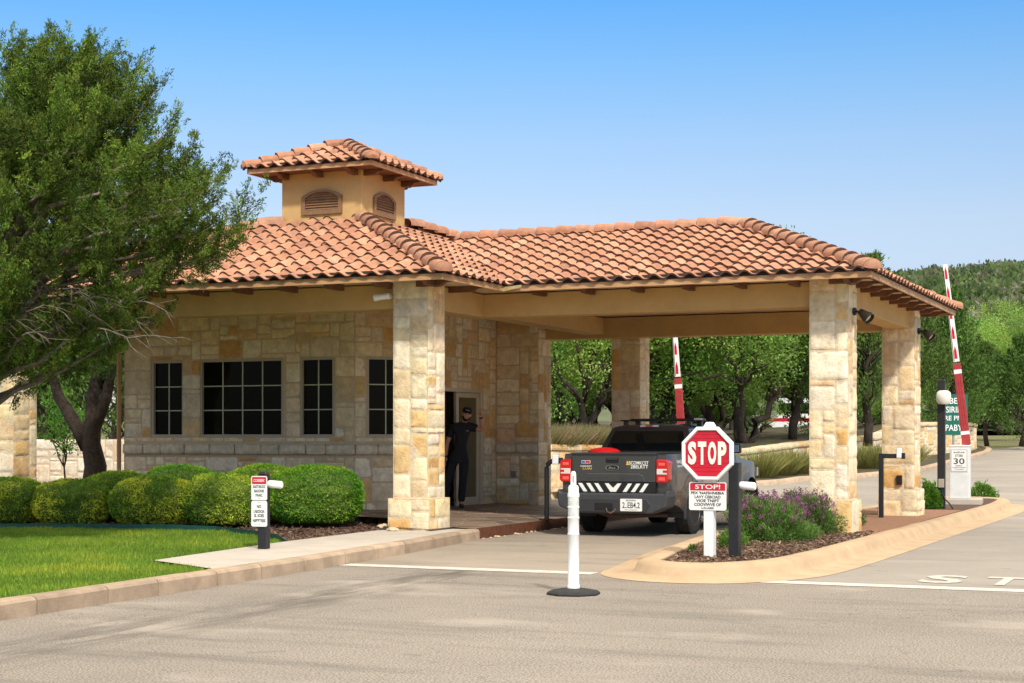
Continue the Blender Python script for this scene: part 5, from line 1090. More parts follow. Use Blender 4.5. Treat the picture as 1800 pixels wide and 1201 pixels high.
# hands: a palm and five fingers each
def hand(wr, up, side, palm_n, thumb_s, curl=0.25):
    wr = Vector(wr); up = Vector(up).normalized(); side = Vector(side).normalized(); pn = Vector(palm_n).normalized(); out = []
    nd = {'w': (wr, (.026, .018)), 'p1': (wr + up * .045, (.038, .016)), 'p2': (wr + up * .088, (.040, .014))}
    out.append(skin('palm', {k: (tuple(p), r) for k, (p, r) in nd.items()}, [('w', 'p1'), ('p1', 'p2')], SKIN, PR, 'w'))
    for i, (x, L) in enumerate(((-.029, .068), (-.010, .080), (.010, .077), (.028, .060))):
        b = wr + up * .085 + side * x; d = (up + side * x * 2.0).normalized(); c = [b, b + d * L * .45 + pn * curl * L * .05, b + d * L * .78 + pn * curl * L * .25, b + d * L + pn * curl * L * .55]
        out.append(skin('finger', {str(k): (tuple(p), .0092 - .0008 * k) for k, p in enumerate(c)}, [('0', '1'), ('1', '2'), ('2', '3')], SKIN, PR, '0'))
    b = wr + up * .03 + side * thumb_s * .030; d = (up * .75 + side * thumb_s * .8 + pn * .3).normalized(); c = [b, b + d * .035, b + d * .062 + up * .006]
    out.append(skin('thumb', {str(k): (tuple(p), .0115 - .0015 * k) for k, p in enumerate(c)}, [('0', '1'), ('1', '2')], SKIN, PR, '0')); return out
parts_ = hand((.343, -.122, 1.585), (-.14, -.10, 1), (1, .1, .12), (0, -1, 0), -1) + hand((-.272, -.055, .89), (-.05, -.2, -1), (0, 1, 0), (1, 0, 0), -1)
# head with brow, nose, lips, ears
def head():
    bm = bmesh.new(); bmesh.ops.create_icosphere(bm, subdivisions=4, radius=1.0)
    for v in bm.verts:
        x, y, z = v.co; X = .074 * x; Yy = .094 * y; Z = .118 * z
        if z < -.1: k = (-z - .1); X *= 1 - .33 * k; Yy *= 1 - .10 * k; Yy -= .012 * k
        if y < -.5:
            d = math.exp(-((x / .17) ** 2 + ((z + .10) / .26) ** 2)); Yy -= .024 * d * (1 if z < .08 else .5)      # nose
            for ex in (-.42, .42): Yy += .011 * math.exp(-(((x - ex) / .2) ** 2 + ((z - .12) / .13) ** 2))         # eye sockets
            Yy -= .005 * math.exp(-((z - .28) / .10) ** 2) ; Yy -= .006 * math.exp(-((x / .3) ** 2 + ((z + .52) / .09) ** 2)); Yy -= .006 * math.exp(-((x / .3) ** 2 + ((z + .82) / .14) ** 2))
        for sx in (-1, 1):
            d = math.exp(-(((y - .12) / .16) ** 2 + ((z + .02) / .22) ** 2)) * (1 if x * sx > .75 else 0); X += sx * .016 * d
        v.co = (X, Yy, Z)
    me = bpy.data.meshes.new('head'); bm.to_mesh(me); bm.free(); o = bpy.data.objects.new('head', me); COL.objects.link(o); return o
HX = Matrix.Translation((.092, -.045, 1.615)) @ Matrix.Rotation(R(10), 4, 'Y') @ Matrix.Rotation(R(8), 4, 'Z')
hd_ = head(); hd_.data.transform(HX); merge(bodyp, parts_ + [hd_]); bodyp.data.materials.clear(); bodyp.data.materials.append(SKIN); bodyp.data.polygons.foreach_set('use_smooth', [True] * len(bodyp.data.polygons))
mb = MB()
for ex in (-.030, .030): mb.lathe([(0, -.010), (.008, -.007), (.011, 0), (.008, .007), (0, .010)], 10, HX @ Matrix.Translation((ex, -.080, .014)))
mb.build('eyes', mat('eyes', (.05, .035, .03), .2), PR, smooth=True)
def shell(name, keep, push, m):             # hair shell taken from the head form
    o = head(); bm = bmesh.new(); bm.from_mesh(o.data); bpy.data.objects.remove(o)
    bmesh.ops.delete(bm, geom=[v for v in bm.verts if not keep(v.co)], context='VERTS'); bm.normal_update()
    for v in bm.verts: v.co = v.co + v.normal * push * (0.8 + .4 * noise.noise(v.co * 120))
    me = bpy.data.meshes.new(name); bm.to_mesh(me); bm.free(); me.transform(HX); me.materials.append(m); me.polygons.foreach_set('use_smooth', [True] * len(me.polygons)); o = bpy.data.objects.new(name, me); COL.objects.link(o); o.parent = PR; return o
shell('beard', lambda c: c.z < -.028 and c.y < .02 and not (abs(c.x) < .022 and -.066 < c.z < -.056) and (c.z < -.045 or abs(c.x) > .045 or abs(c.x) < .02 and c.z < -.04), .010, HAIR)
shell('hair', lambda c: c.z > .0 and (c.y > .015 or c.z > .055), .006, HAIR)
mb = MB(); mb.lathe([(.086, .0), (.090, .02), (.088, .06), (.070, .092), (.03, .108), (0, .11)], 24, HX @ Matrix.Translation((0, .002, .040)) @ Matrix.Diagonal((.93, 1.16, .82, 1)))
pv = [(.075 * math.sin(a) , -.082 - .085 * math.cos(a), .045 - .012 * (1 - math.cos(a)) * 2) for a in [R(-90 + 15 * i) for i in range(13)]]
mb.add([HX @ Vector(p) for p in pv] + [HX @ (Vector(p) + Vector((0, 0, .008))) for p in pv], [tuple(range(13))[::-1], tuple(13 + i for i in range(13))] + [(i, (i + 1) % 13, 13 + (i + 1) % 13, 13 + i) for i in range(13)])
cp_ = mb.build('cap', CLOTH, PR, smooth=True); mb = MB(); text_mb(mb, 'CTNOIEA', lambda a, b, d: HX @ Vector((a, -.106 - d + 1.6 * a * a * 4 + .35 * b, .075 + b)), .075, .016, .003, .01); mb.build('cap_lettering', M['signwhite'], cp_)
# clothing: polo with short sleeves, trousers, shoes
g_ = .016
S = {'z': ((-.03, 0, .84), (.15, .12)), 'b': ((-.03, 0, .93), (.165, .128)), 'w': ((-.015, 0, 1.08), (.158, .118)), 'c': ((.01, 0, 1.27), (.175, .128)), 't': ((.02, 0, 1.405), (.115, .09)), 'n': ((.05, -.008, 1.462), .068), 'sR': ((.165, 0, 1.405), .084), 'uR': ((.235, -.013, 1.385), .078), 'vR': ((.285, -.025, 1.37), .074), 'sL': ((-.145, 0, 1.385), .084), 'uL': ((-.20, .015, 1.26), .074), 'vL': ((-.215, .02, 1.22), .07)}
skin('shirt', S, [('z', 'b'), ('b', 'w'), ('w', 'c'), ('c', 't'), ('t', 'n'), ('t', 'sR'), ('sR', 'uR'), ('uR', 'vR'), ('t', 'sL'), ('sL', 'uL'), ('uL', 'vL')], CLOTH, PR, 'b')
Tn = {'pp': ((-.03, 0, 1.06), (.145, .11)), 'p': ((-.035, 0, .94), (.15, .115)), 'hR': ((.045, 0, .86), .105), 'mR': ((.045, -.01, .68), .092), 'kR': ((.03, -.015, .49), .077), 'cR': ((.012, .01, .30), .072), 'aR': ((-.002, .015, .09), .066), 'hL': ((-.12, 0, .86), .105), 'mL': ((-.18, 0, .68), .092), 'kL': ((-.24, 0, .50), .078), 'aL': ((-.295, .085, .10), .066)}
skin('trousers', Tn, [('pp', 'p'), ('p', 'hR'), ('hR', 'mR'), ('mR', 'kR'), ('kR', 'cR'), ('cR', 'aR'), ('p', 'hL'), ('hL', 'mL'), ('mL', 'kL'), ('kL', 'aL')], CLOTH, PR, 'p')
for s_, a in (('R', (.0, .015)), ('L', (-.30, .09))):
    skin('shoe', {'h': ((a[0] - .005, a[1] + .03, .048), (.045, .048)), 'm': ((a[0] + .005, a[1] - .06, .044), (.046, .042)), 't': ((a[0] + .015, a[1] - .14, .034), (.04, .032))}, [('h', 'm'), ('m', 't')], PM['black'], PR, 'h')
mb = MB(); mb.box(-.16, -.122, .915, .10, .118, .95); 
mb = MB(); mb.tube([(.350, -.115, 1.548), (.346, -.119, 1.566)], .036, 14); mb.build('wristband', PM['black'], PR, smooth=True)
mb = MB(); text_mb(mb, 'LAB', lambda a, b, d: (.105 + a, -.132 - d, 1.335 + b), .05, .022, .004, .01); mb.build('chest_badge', mat('badge', (.55, .30, .2), .6), PR)
# ---------------------------------------------------------------- beyond the gate: kerbs, stone wall, bank, hill
def gsolve(px, py, dz):
    D = 45.0
    for _ in range(40): p = at(px, D); D = (EYE - G(p.x, p.y) - dz) * F_PX / (py - 770); D = min(D, 140)
    return at(px, D)
WALLP = [(880, 36.0, 781), (968, 37.5, 781), (1065, 39.5, 782), (1200, 43, 786), (1310, 46.5, 790), (1412, 50, 777), (1545, 55, 765), (1600, 59.0, 743), (1690, 65, 741), (1716, 68.0, 745), (1716, 71, 748), (1690, 74, 750)]
wl = [(at(px, D), zof(y, D)) for px, D, y in WALLP]
t_ = thing('retaining_wall', 'low curving limestone retaining wall with a flat coping beyond the gate', 'stone wall', (wl[4][0].x, wl[4][0].y, 0.2))
mb = MB(); cpm = MB(); mcore = MB()
for (a, za), (b, zb) in zip(wl[:-1], wl[1:]):
    L_ = (b - a).length; u = (b - a) / L_; n_ = Vector((u.y, -u.x)); g0 = min(G(a.x, a.y), G(b.x, b.y)) - .15
    o = Vector((a.x, a.y, g0)); ztop = (za + zb) / 2
    # courses follow a local slope: blocks are laid in a level frame then sheared up along the run
    m0 = len(mb.v); stone_face(mb, o, (u.x, u.y, 0), (n_.x, n_.y, 0), L_, max(.5, za - .14 - g0), cu=.13, cv=.10)
    for i in range(m0, len(mb.v)):
        p = mb.v[i]; s_ = (Vector(p[:2]) - a).dot(u) / L_; k = (za + (zb - za) * s_ - .14 - g0) / max(.5, za - .14 - g0); mb.v[i] = (p[0], p[1], g0 + (p[2] - g0) * k)
    q = [Vector((a.x, a.y, 0)), Vector((b.x, b.y, 0))]; nn_ = Vector((n_.x, n_.y, 0))
    mcore.add([q[0] + Vector((0, 0, g0)), q[1] + Vector((0, 0, g0)), q[1] + Vector((0, 0, zb - .14)), q[0] + Vector((0, 0, za - .14)), q[0] - nn_ * .4 + Vector((0, 0, g0)), q[1] - nn_ * .4 + Vector((0, 0, g0)), q[1] - nn_ * .4 + Vector((0, 0, zb - .14)), q[0] - nn_ * .4 + Vector((0, 0, za - .14))], [(0, 1, 2, 3), (7, 6, 5, 4), (0, 3, 7, 4), (1, 5, 6, 2)])
    s_ = 0.0
    while s_ < L_ - .02:
        l = min(rng.uniform(.45, .8), L_ - s_); l = L_ - s_ if L_ - s_ - l < .3 else l; c = stone_col(); cpm.cc = tuple(x * .85 for x in c); vs = []
        for s2 in (s_ + .008, s_ + l - .008):
            p = a + u * s2; z = za + (zb - za) * s2 / L_ + rng.uniform(-.01, .01)
            for tt, dz in ((.05, -.14), (.06, -.09), (.045, -.01), (-.40, 0), (-.44, -.12)): vs.append((p.x + n_.x * tt, p.y + n_.y * tt, z + dz))
        cpm.add(vs, [(i, i + 1, 6 + i, 5 + i) for i in range(4)] + [(0, 1, 2, 3, 4), (9, 8, 7, 6, 5)]); s_ += l
wo = Vector((wl[4][0].x, wl[4][0].y, 0.2)); mb.build('stone_face', M['stone'], t_, smooth=True, off=wo); cpm.build('coping', M['stone'], t_, off=wo, bevel=.01); mcore.build('core', M['mortar'], t_, off=wo)
# planted bank behind the wall
mb = MB(); back = []
M['bank'] = mat('leaf_litter', (0.10, 0.085, 0.04), 0.95, .6, 1.5, .05, 10, col2=(0.035, 0.03, 0.018))
for k, (p, z) in enumerate(wl[:10]):
    d = Vector((-.35, .94)); 
    for dd, zz in ((.25, z - .12), (4, z + .15), (14, z + .3), (70, z + 1.3)): mb.add([(p.x + d.x * dd, p.y + d.y * dd, zz)], [])
for k in range(9):
    for j in range(3): mb.f.append((k * 4 + j, k * 4 + 4 + j, k * 4 + 5 + j, k * 4 + 1 + j)); mb.mi.append(0)
tag(mb.build('bank', M['bank'], smooth=True), kind='structure')
# kerb and verge in front of the wall
KB = [gsolve(*q) for q in ((1060, 868, .12), (1200, 858, .12), (1310, 848, .12), (1380, 843, .12), (1412, 838, .12))] + [at(*q) for q in ((1510, 46.5), (1560, 48), (1631, 51.5), (1690, 59), (1736, 67), (1741, 71), (1725, 76))]
mb = MB()
for i, p in enumerate(KB):
    d = (KB[min(i + 1, len(KB) - 1)] - KB[max(i - 1, 0)]).normalized(); n_ = Vector((d.y, -d.x)); g = G(p.x, p.y)
    for a, z in ((.08, -.05), (.06, .09), (.0, .13), (-.16, .13), (-.2, .05)): mb.add([(p.x + n_.x * a, p.y + n_.y * a, g + z)], [])
for i in range(len(KB) - 1):
    for k in range(4): mb.f.append((i * 5 + k, i * 5 + k + 1, i * 5 + 6 + k, i * 5 + 5 + k)); mb.mi.append(0)
tag(mb.build('far_kerb', M['kerb'], smooth=True), kind='structure')
vg = [(p.x, p.y) for p in KB] + [(p.x, p.y) for p, z in wl[:10]][::-1]
mb = MB(); nk = len(KB)
for i in range(nk):
    p = KB[i]; q = wl[min(len(wl) - 2, int(i / (nk - 1) * 8) + 1)][0]; mb.add([(p.x, p.y, G(p.x, p.y) + .11), (q.x, q.y, G(q.x, q.y) + .16)], [])
for i in range(nk - 1): mb.f.append((2 * i, 2 * i + 2, 2 * i + 3, 2 * i + 1)); mb.mi.append(0)
tag(mb.build('verge', M['bank']), kind='structure')
# hill with its far wood
def hillz(px, D):
    yt = np.interp(px, [300, 900, 1300, 1480, 1575, 1650, 1750, 1850, 2300], [770, 700, 560, 500, 481, 471, 463, 461, 470])
    ztop = EYE + (770 - yt) / F_PX * 420; s = min(1, max(0, (D - 130) / 290)); s = s * s * (3 - 2 * s)
    p = at(px, D); ztop -= 6.5; return 2.0 + (ztop - 2.0) * s if D <= 420 else ztop - (D - 420) * .1
mb = MB(); pxs = list(range(300, 2301, 80)); Ds = [120, 150, 180, 210, 240, 270, 300, 330, 360, 390, 420, 470, 560]
for D in Ds:
    for px in pxs: p = at(px, D); mb.add([(p.x, p.y, hillz(px, D) + 2.0 * noise.noise((p.x * .02, p.y * .02, 0)))], [])
for j in range(len(Ds) - 1):
    for i in range(len(pxs) - 1): a = j * len(pxs) + i; mb.f.append((a, a + 1, a + len(pxs) + 1, a + len(pxs))); mb.mi.append(0)
M['hill'] = mat('hill_ground', (0.10, 0.12, 0.05), 0.95, .5, .05)
tag(mb.build('hill', M['hill'], smooth=True), kind='structure')
P_, D_, C_ = [], [], []; HC = [(0.10, 0.15, 0.055), (0.145, 0.20, 0.065), (0.08, 0.13, 0.052), (0.22, 0.21, 0.15), (0.12, 0.18, 0.062)]
for k in range(1500):
    px = rng.uniform(1420, 1990); D = 150 + 285 * rng.random() ** .8; p = at(px, D); c = Vector((p.x, p.y, hillz(px, D))); r = rng.uniform(1.6, 3.2) * (.7 + D / 500); zone = noise.noise((p.x * .02, p.y * .02, 7))
    col = np.array(HC[3] if zone > .28 and rng.random() < .7 else rng.choice(HC)) * rng.uniform(.75, 1.25); n = 120
    d = nr.normal(size=(n, 3)); d[:, 2] = np.abs(d[:, 2]) + .1; d /= np.linalg.norm(d, axis=1, keepdims=True)
    P_.append(np.array(c) + d * r * nr.uniform(.6, 1.05, (n, 1)) * np.array([1, 1, 1.0])); D_.append(d + nr.normal(0, .5, (n, 3))); C_.append(np.tile(col, (n, 1)) * nr.uniform(.75, 1.25, (n, 1)))
P_, D_, C_ = map(np.concatenate, (P_, D_, C_))
tag(leaves('hillside_wood', P_, D_, nr.uniform(.7, 1.4, len(P_)), nr.uniform(.5, .9, len(P_)), C_, M['leaf'], off=(-60, 300, 20)), 'distant scrub wood of juniper and oak covering the green hill', 'wood', kind='stuff')
# ---------------------------------------------------------------- trees
def limbs(mb, base, tips, r0, seed=0, n=7, sag=.12, wob=.07):
    rr = random.Random(seed)
    for tip in tips:
        b, e = Vector(base), Vector(tip); L = (e - b).length; pts = []; rad = []
        for i in range(n + 1):
            s = i / n; p = b.lerp(e, s); w_ = L * wob * math.sin(s * math.pi)
            p += Vector((rr.uniform(-1, 1), rr.uniform(-1, 1), rr.uniform(-.4, 1) + sag * 4)) * w_; pts.append(p); rad.append(r0 * (1 - .78 * s) + .006)
        mb.tube(pts, rad, 7); yield pts
def crown_blobs(cs, nl, L, W, base, var=.3, up=.3, hang=0.0):
    P, Dv, C = [], [], []
    for c, r in cs:
        n = max(8, int(nl * (r * r))); d = nr.normal(size=(n, 3)); d /= np.linalg.norm(d, axis=1, keepdims=True)
        rad = r * nr.uniform(.45, 1.08, (n, 1)); P.append(np.array(c) + d * rad * np.array([1, 1, .8])); Dv.append(d + nr.normal(0, .55, (n, 3)) + np.array([0, 0, up - hang]))
        k = rng.uniform(1 - var, 1 + var); col = np.array(base) * k; col = col * np.array([rng.uniform(.85, 1.3), 1, rng.uniform(.8, 1.1)]); C.append(np.tile(col, (n, 1)) * nr.uniform(.7, 1.3, (n, 1)))
    P, Dv, C = map(np.concatenate, (P, Dv, C)); n = len(P); return P, Dv, nr.uniform(L * .7, L * 1.25, n), nr.uniform(W * .7, W * 1.2, n), C
def oak(name, label, loc, seed, H=6.4, Rc=2.7, zb=2.0, col=(0.115, 0.235, 0.045), lean=.4, nb=70, nl=330, group=None, L=.105, W=.058, bark='bark', cat='tree', trunks=3, r0=None, fork=False):
    rng.seed(seed); t = thing(name, label, cat, loc, 0, group); mb = MB()
    for k in range(trunks):
        a = 2 * math.pi * (k + rng.random() * .6) / trunks; top = Vector((math.cos(a) * lean * Rc * .6, math.sin(a) * lean * Rc * .6, zb + .5))
        b = Vector((math.cos(a) * .12, math.sin(a) * .12, -.15))
        for pts in limbs(mb, b, [top], r0 or (.17 if trunks > 1 else .24), seed + k, wob=.07 if trunks > 1 else .02):
            for j in range(6):
                a2 = a + rng.uniform(-1.2, 1.2); rr = Rc * rng.uniform(.5, .95); tip = Vector((math.cos(a2) * rr, math.sin(a2) * rr, rng.uniform(zb + .4, H - .6)))
                for _ in limbs(mb, pts[rng.choice([4, 5, 6, 7])], [tip], min(.06, (r0 or 1) * .5), seed * 31 + j + k * 7): pass
    if fork:
        for sx, zt_ in ((-.75, 2.75), (.5, 2.85)): mb.tube([(0, 0, 1.15), (sx * CA * .3, sx * SA * .3, 1.6), (sx * CA * .75, sx * SA * .75, 2.15), (sx * CA, sx * SA, zt_), (sx * CA * 1.3, sx * SA * 1.3, zt_ + .7)], [.15, .135, .11, .085, .05], 9)
    mb.build('trunk', M[bark], t, smooth='all'); cs = []
    while len(cs) < nb:
        d = Vector((rng.uniform(-1, 1), rng.uniform(-1, 1), rng.uniform(-1, 1)))
        if not .3 < d.length < 1: continue
        h = (H - zb) / 2; cs.append((Vector((d.x * Rc, d.y * Rc, zb + h + d.z * h * (1 - .25 * (d.x ** 2 + d.y ** 2)))), rng.uniform(.38, .85) * Rc / 2.7))
    leaves('crown', *crown_blobs(cs, nl, L, W, col), M['leaf'], t); return t
def juniper(name, label, loc, seed, H=5.6, Rc=1.9, zb=.9, col=(0.070, 0.125, 0.028), np_=150, nl=90, group=None, cat='tree', L=.16, W=.05):
    rng.seed(seed); t = thing(name, label, cat, loc, 0, group); mb = MB()
    for _ in limbs(mb, (0, 0, -.15), [(.1, .05, H * .9)], .16, seed, 8, 0): pass
    P, Dv, C, Ls = [], [], [], []
    for k in range(np_):
        s = rng.random() ** .8; z = zb + (H - zb) * s; rad = Rc * (1 - s ** 1.5) * rng.uniform(.55, 1.0) * (.55 + .45 * min(1, s / .25)) + .08; a = rng.uniform(0, 6.283)
        tip = Vector((math.cos(a) * rad, math.sin(a) * rad, z + .25 * rad)); b = Vector((0, 0, max(.5, z - .5 * rad)))
        if k % 3 == 0:
            for _ in limbs(mb, b, [tip], .035, seed + k, 4, .05): pass
        d = ((tip - b).normalized() + Vector((0, 0, .75))).normalized(); L_ = rng.uniform(.6, 1.15); n = int(nl * L_); u = nr.random(n); pts = np.array(tip) + np.outer((u - .55) * L_, np.array(d)) + nr.normal(0, 1, (n, 3)) * (.24 * (1.05 - u))[:, None]
        P.append(pts); Dv.append(np.tile(np.array(d), (n, 1)) + nr.normal(0, .5, (n, 3))); kk = rng.uniform(.7, 1.3); C.append(np.tile(np.array(col) * kk, (n, 1)) * nr.uniform(.7, 1.35, (n, 1)))
    mb.build('trunk', M['bark'], t, smooth='all'); P, Dv, C = map(np.concatenate, (P, Dv, C)); n = len(P)
    leaves('crown', P, Dv, nr.uniform(L * .7, L * 1.3, n), nr.uniform(W * .7, W * 1.3, n), C, M['needle'], t); return t
GT = 'trees beyond the gate'
def spot(px, D, z=None): p = at(px, D); return (p.x, p.y, z if z is not None else max(G(p.x, p.y), 1.25 + .012 * (D - 45)))
oA = oak('oak_tree', 'bright green oak seen between the pier and the rear inner column', spot(1018, 50), 3, zb=1.15, nb=120, nl=640, col=(0.23, 0.40, 0.085), group=GT, lean=.5)
oB = oak('oak_tree', 'broad oak with leaning dark trunks above the stop sign', spot(1308, 51), 5, H=6.2, Rc=3.1, zb=1.5, nb=130, nl=640, lean=.85, group=GT, col=(0.22, 0.39, 0.08))
jA = juniper('juniper_tree', 'dark juniper just left of the front outer column', spot(1392, 53), 8, H=6.0, Rc=2.2, zb=1.3, np_=190, nl=110, group=GT, col=(0.10, 0.17, 0.035))
jB = juniper('juniper_tree', 'tall dark juniper behind the lift gate arm', spot(1668, 66), 12, H=5.7, Rc=2.1, zb=.3, np_=190, nl=110, group=GT, col=(0.088, 0.17, 0.032))
def again(o, label, loc, rz, s=1.0, sz=None):
    c = copy_tree(o); c.location = loc; c.rotation_euler = (0, 0, rz); c.scale = (s, s, sz or s); c['label'] = label; return c
again(oB, 'pale green oak at the left edge of the opening behind the pier', spot(962, 56), 2.1, 1.0)
again(oA, 'oak leaning over the wall just right of the rear inner column', spot(1160, 52), 1.3, 1.05)
again(oB, 'oak standing behind the raised arm of the inner lift gate', spot(1215, 58), 4.0, 1.05)
again(oA, 'oak farther back behind the truck roof rack', spot(1255, 64), 5.2, 1.15)
again(jA, 'juniper seen in the gap between the two outer columns', spot(1525, 52), 2.4, .95)
again(jB, 'thin juniper half hidden by the front outer column', spot(1448, 57), 1.0, 1.0)
again(jA, 'bushy juniper just right of the rear outer column', spot(1610, 62), 4.4, .85)
again(oA, 'large light green oak at the foot of the hill by the right edge', spot(1765, 92, 1.9), .5, 1.15)
again(oB, 'light green oak at the foot of the hill behind the tall juniper', spot(1708, 98, 2.0), 3.0, 1.0)
again(jB, 'low dark juniper nearest the right edge of the road', spot(1795, 72, 1.2), 2.0, .80)
again(jA, 'dark juniper between the lift gate arm and the light oak', spot(1735, 73, 1.2), 5.0, .72)
again(jB, 'spreading juniper cut by the right edge of the photograph', spot(1850, 76, 1.2), 3.3, .9)
again(oA, 'oak behind the inner trees with crown under the canopy beam', spot(1100, 60), 3.8, 1.1)
again(jA, 'dark juniper left of the pier far behind the gatehouse', spot(150, 50, .3), 1.1, 1.0)
again(jB, 'dark juniper behind the limestone garden wall beside the left column', spot(85, 47, .3), 2.6, 1.0)
again(jA, 'dark juniper behind the left corner of the gatehouse', spot(215, 46, .3), 4.6, .9)
again(jB, 'dark juniper at the left edge behind the roof', spot(20, 52, .3), .4, 1.0)
for k, (px, D, s_, lab) in enumerate(((975, 70, 1.1, 'farther oak behind the opening beside the pier'), (1060, 74, 1.2, 'farther oak behind the rear inner column'), (1135, 72, 1.15, 'farther oak just right of the rear inner column'), (1200, 78, 1.25, 'farther oak directly behind the inner lift gate arm'), (1280, 76, 1.2, 'farther oak behind the stop sign trees'), (1345, 84, 1.3, 'farther oak above the white van'), (1430, 82, 1.25, 'farther oak behind the front outer column'), (1500, 80, 1.2, 'farther oak between the outer columns'), (1580, 84, 1.15, 'farther oak behind the rear outer column'))):
    again((oA, oB)[k % 2], lab, spot(px, D), k * 1.7, s_)
for k, (px, D, s_, lab) in enumerate(((990, 60, .42, 'low dark thicket bush behind the dry grasses'), (1175, 62, .45, 'low thicket bush left of the truck roof'), (1250, 66, .42, 'low thicket bush behind the pickup light bar'), (1325, 66, .36, 'low thicket bush left of the white van'), (1545, 62, .42, 'low thicket bush in the gap of the outer columns'))):
    again((oB, oA)[k % 2], lab, spot(px, D, 1.35), k * 2.1, s_ * 1.3, s_)
# ---- garden to the left of the gatehouse
p = at(154, 32.0)
oak('live_oak', 'live oak with a dark forked trunk left of the gatehouse corner', (p.x, p.y, .1), 21, H=4.7, Rc=1.75, zb=2.5, col=(0.065, 0.155, 0.032), lean=.12, nb=50, nl=1400, L=.08, W=.042, trunks=1, r0=.28, fork=True)
p = at(122, 34); oak('sapling', 'small bright green sapling with a thin stem between column and oak trunk', (p.x, p.y, .1), 23, H=2.6, Rc=.62, zb=.85, col=(0.13, 0.33, 0.04), lean=.1, nb=26, nl=2600, L=.07, W=.035, trunks=1, r0=.022)
a, b = at(40, 40), at(330, 38); ln = (b - a).length; u = (b - a) / ln
t = thing('garden_wall', 'pale limestone garden wall behind the oak at the left', 'stone wall', (a.x, a.y, 0))
mb = MB(); stone_face(mb, (a.x, a.y, 0), (u.x, u.y, 0), (u.y, -u.x, 0), ln, 1.42, cu=.12, cv=.09)
for c in range(len(mb.c)): mb.c[c] = tuple(np.array(mb.c[c]) * .35 + np.array((.72, .66, .55)) * .65)
mb.build('stone_face', M['stone'], t, off=(a.x, a.y, 0), smooth=True)
mb = MB(); mb.prism([(0, 0), (ln, 0), (ln, .35), (0, .35)], lambda s, h, z: (u.x * s - u.y * h, u.y * s + u.x * h, z), 0, 1.42); mb.build('core', M['mortar'], t)
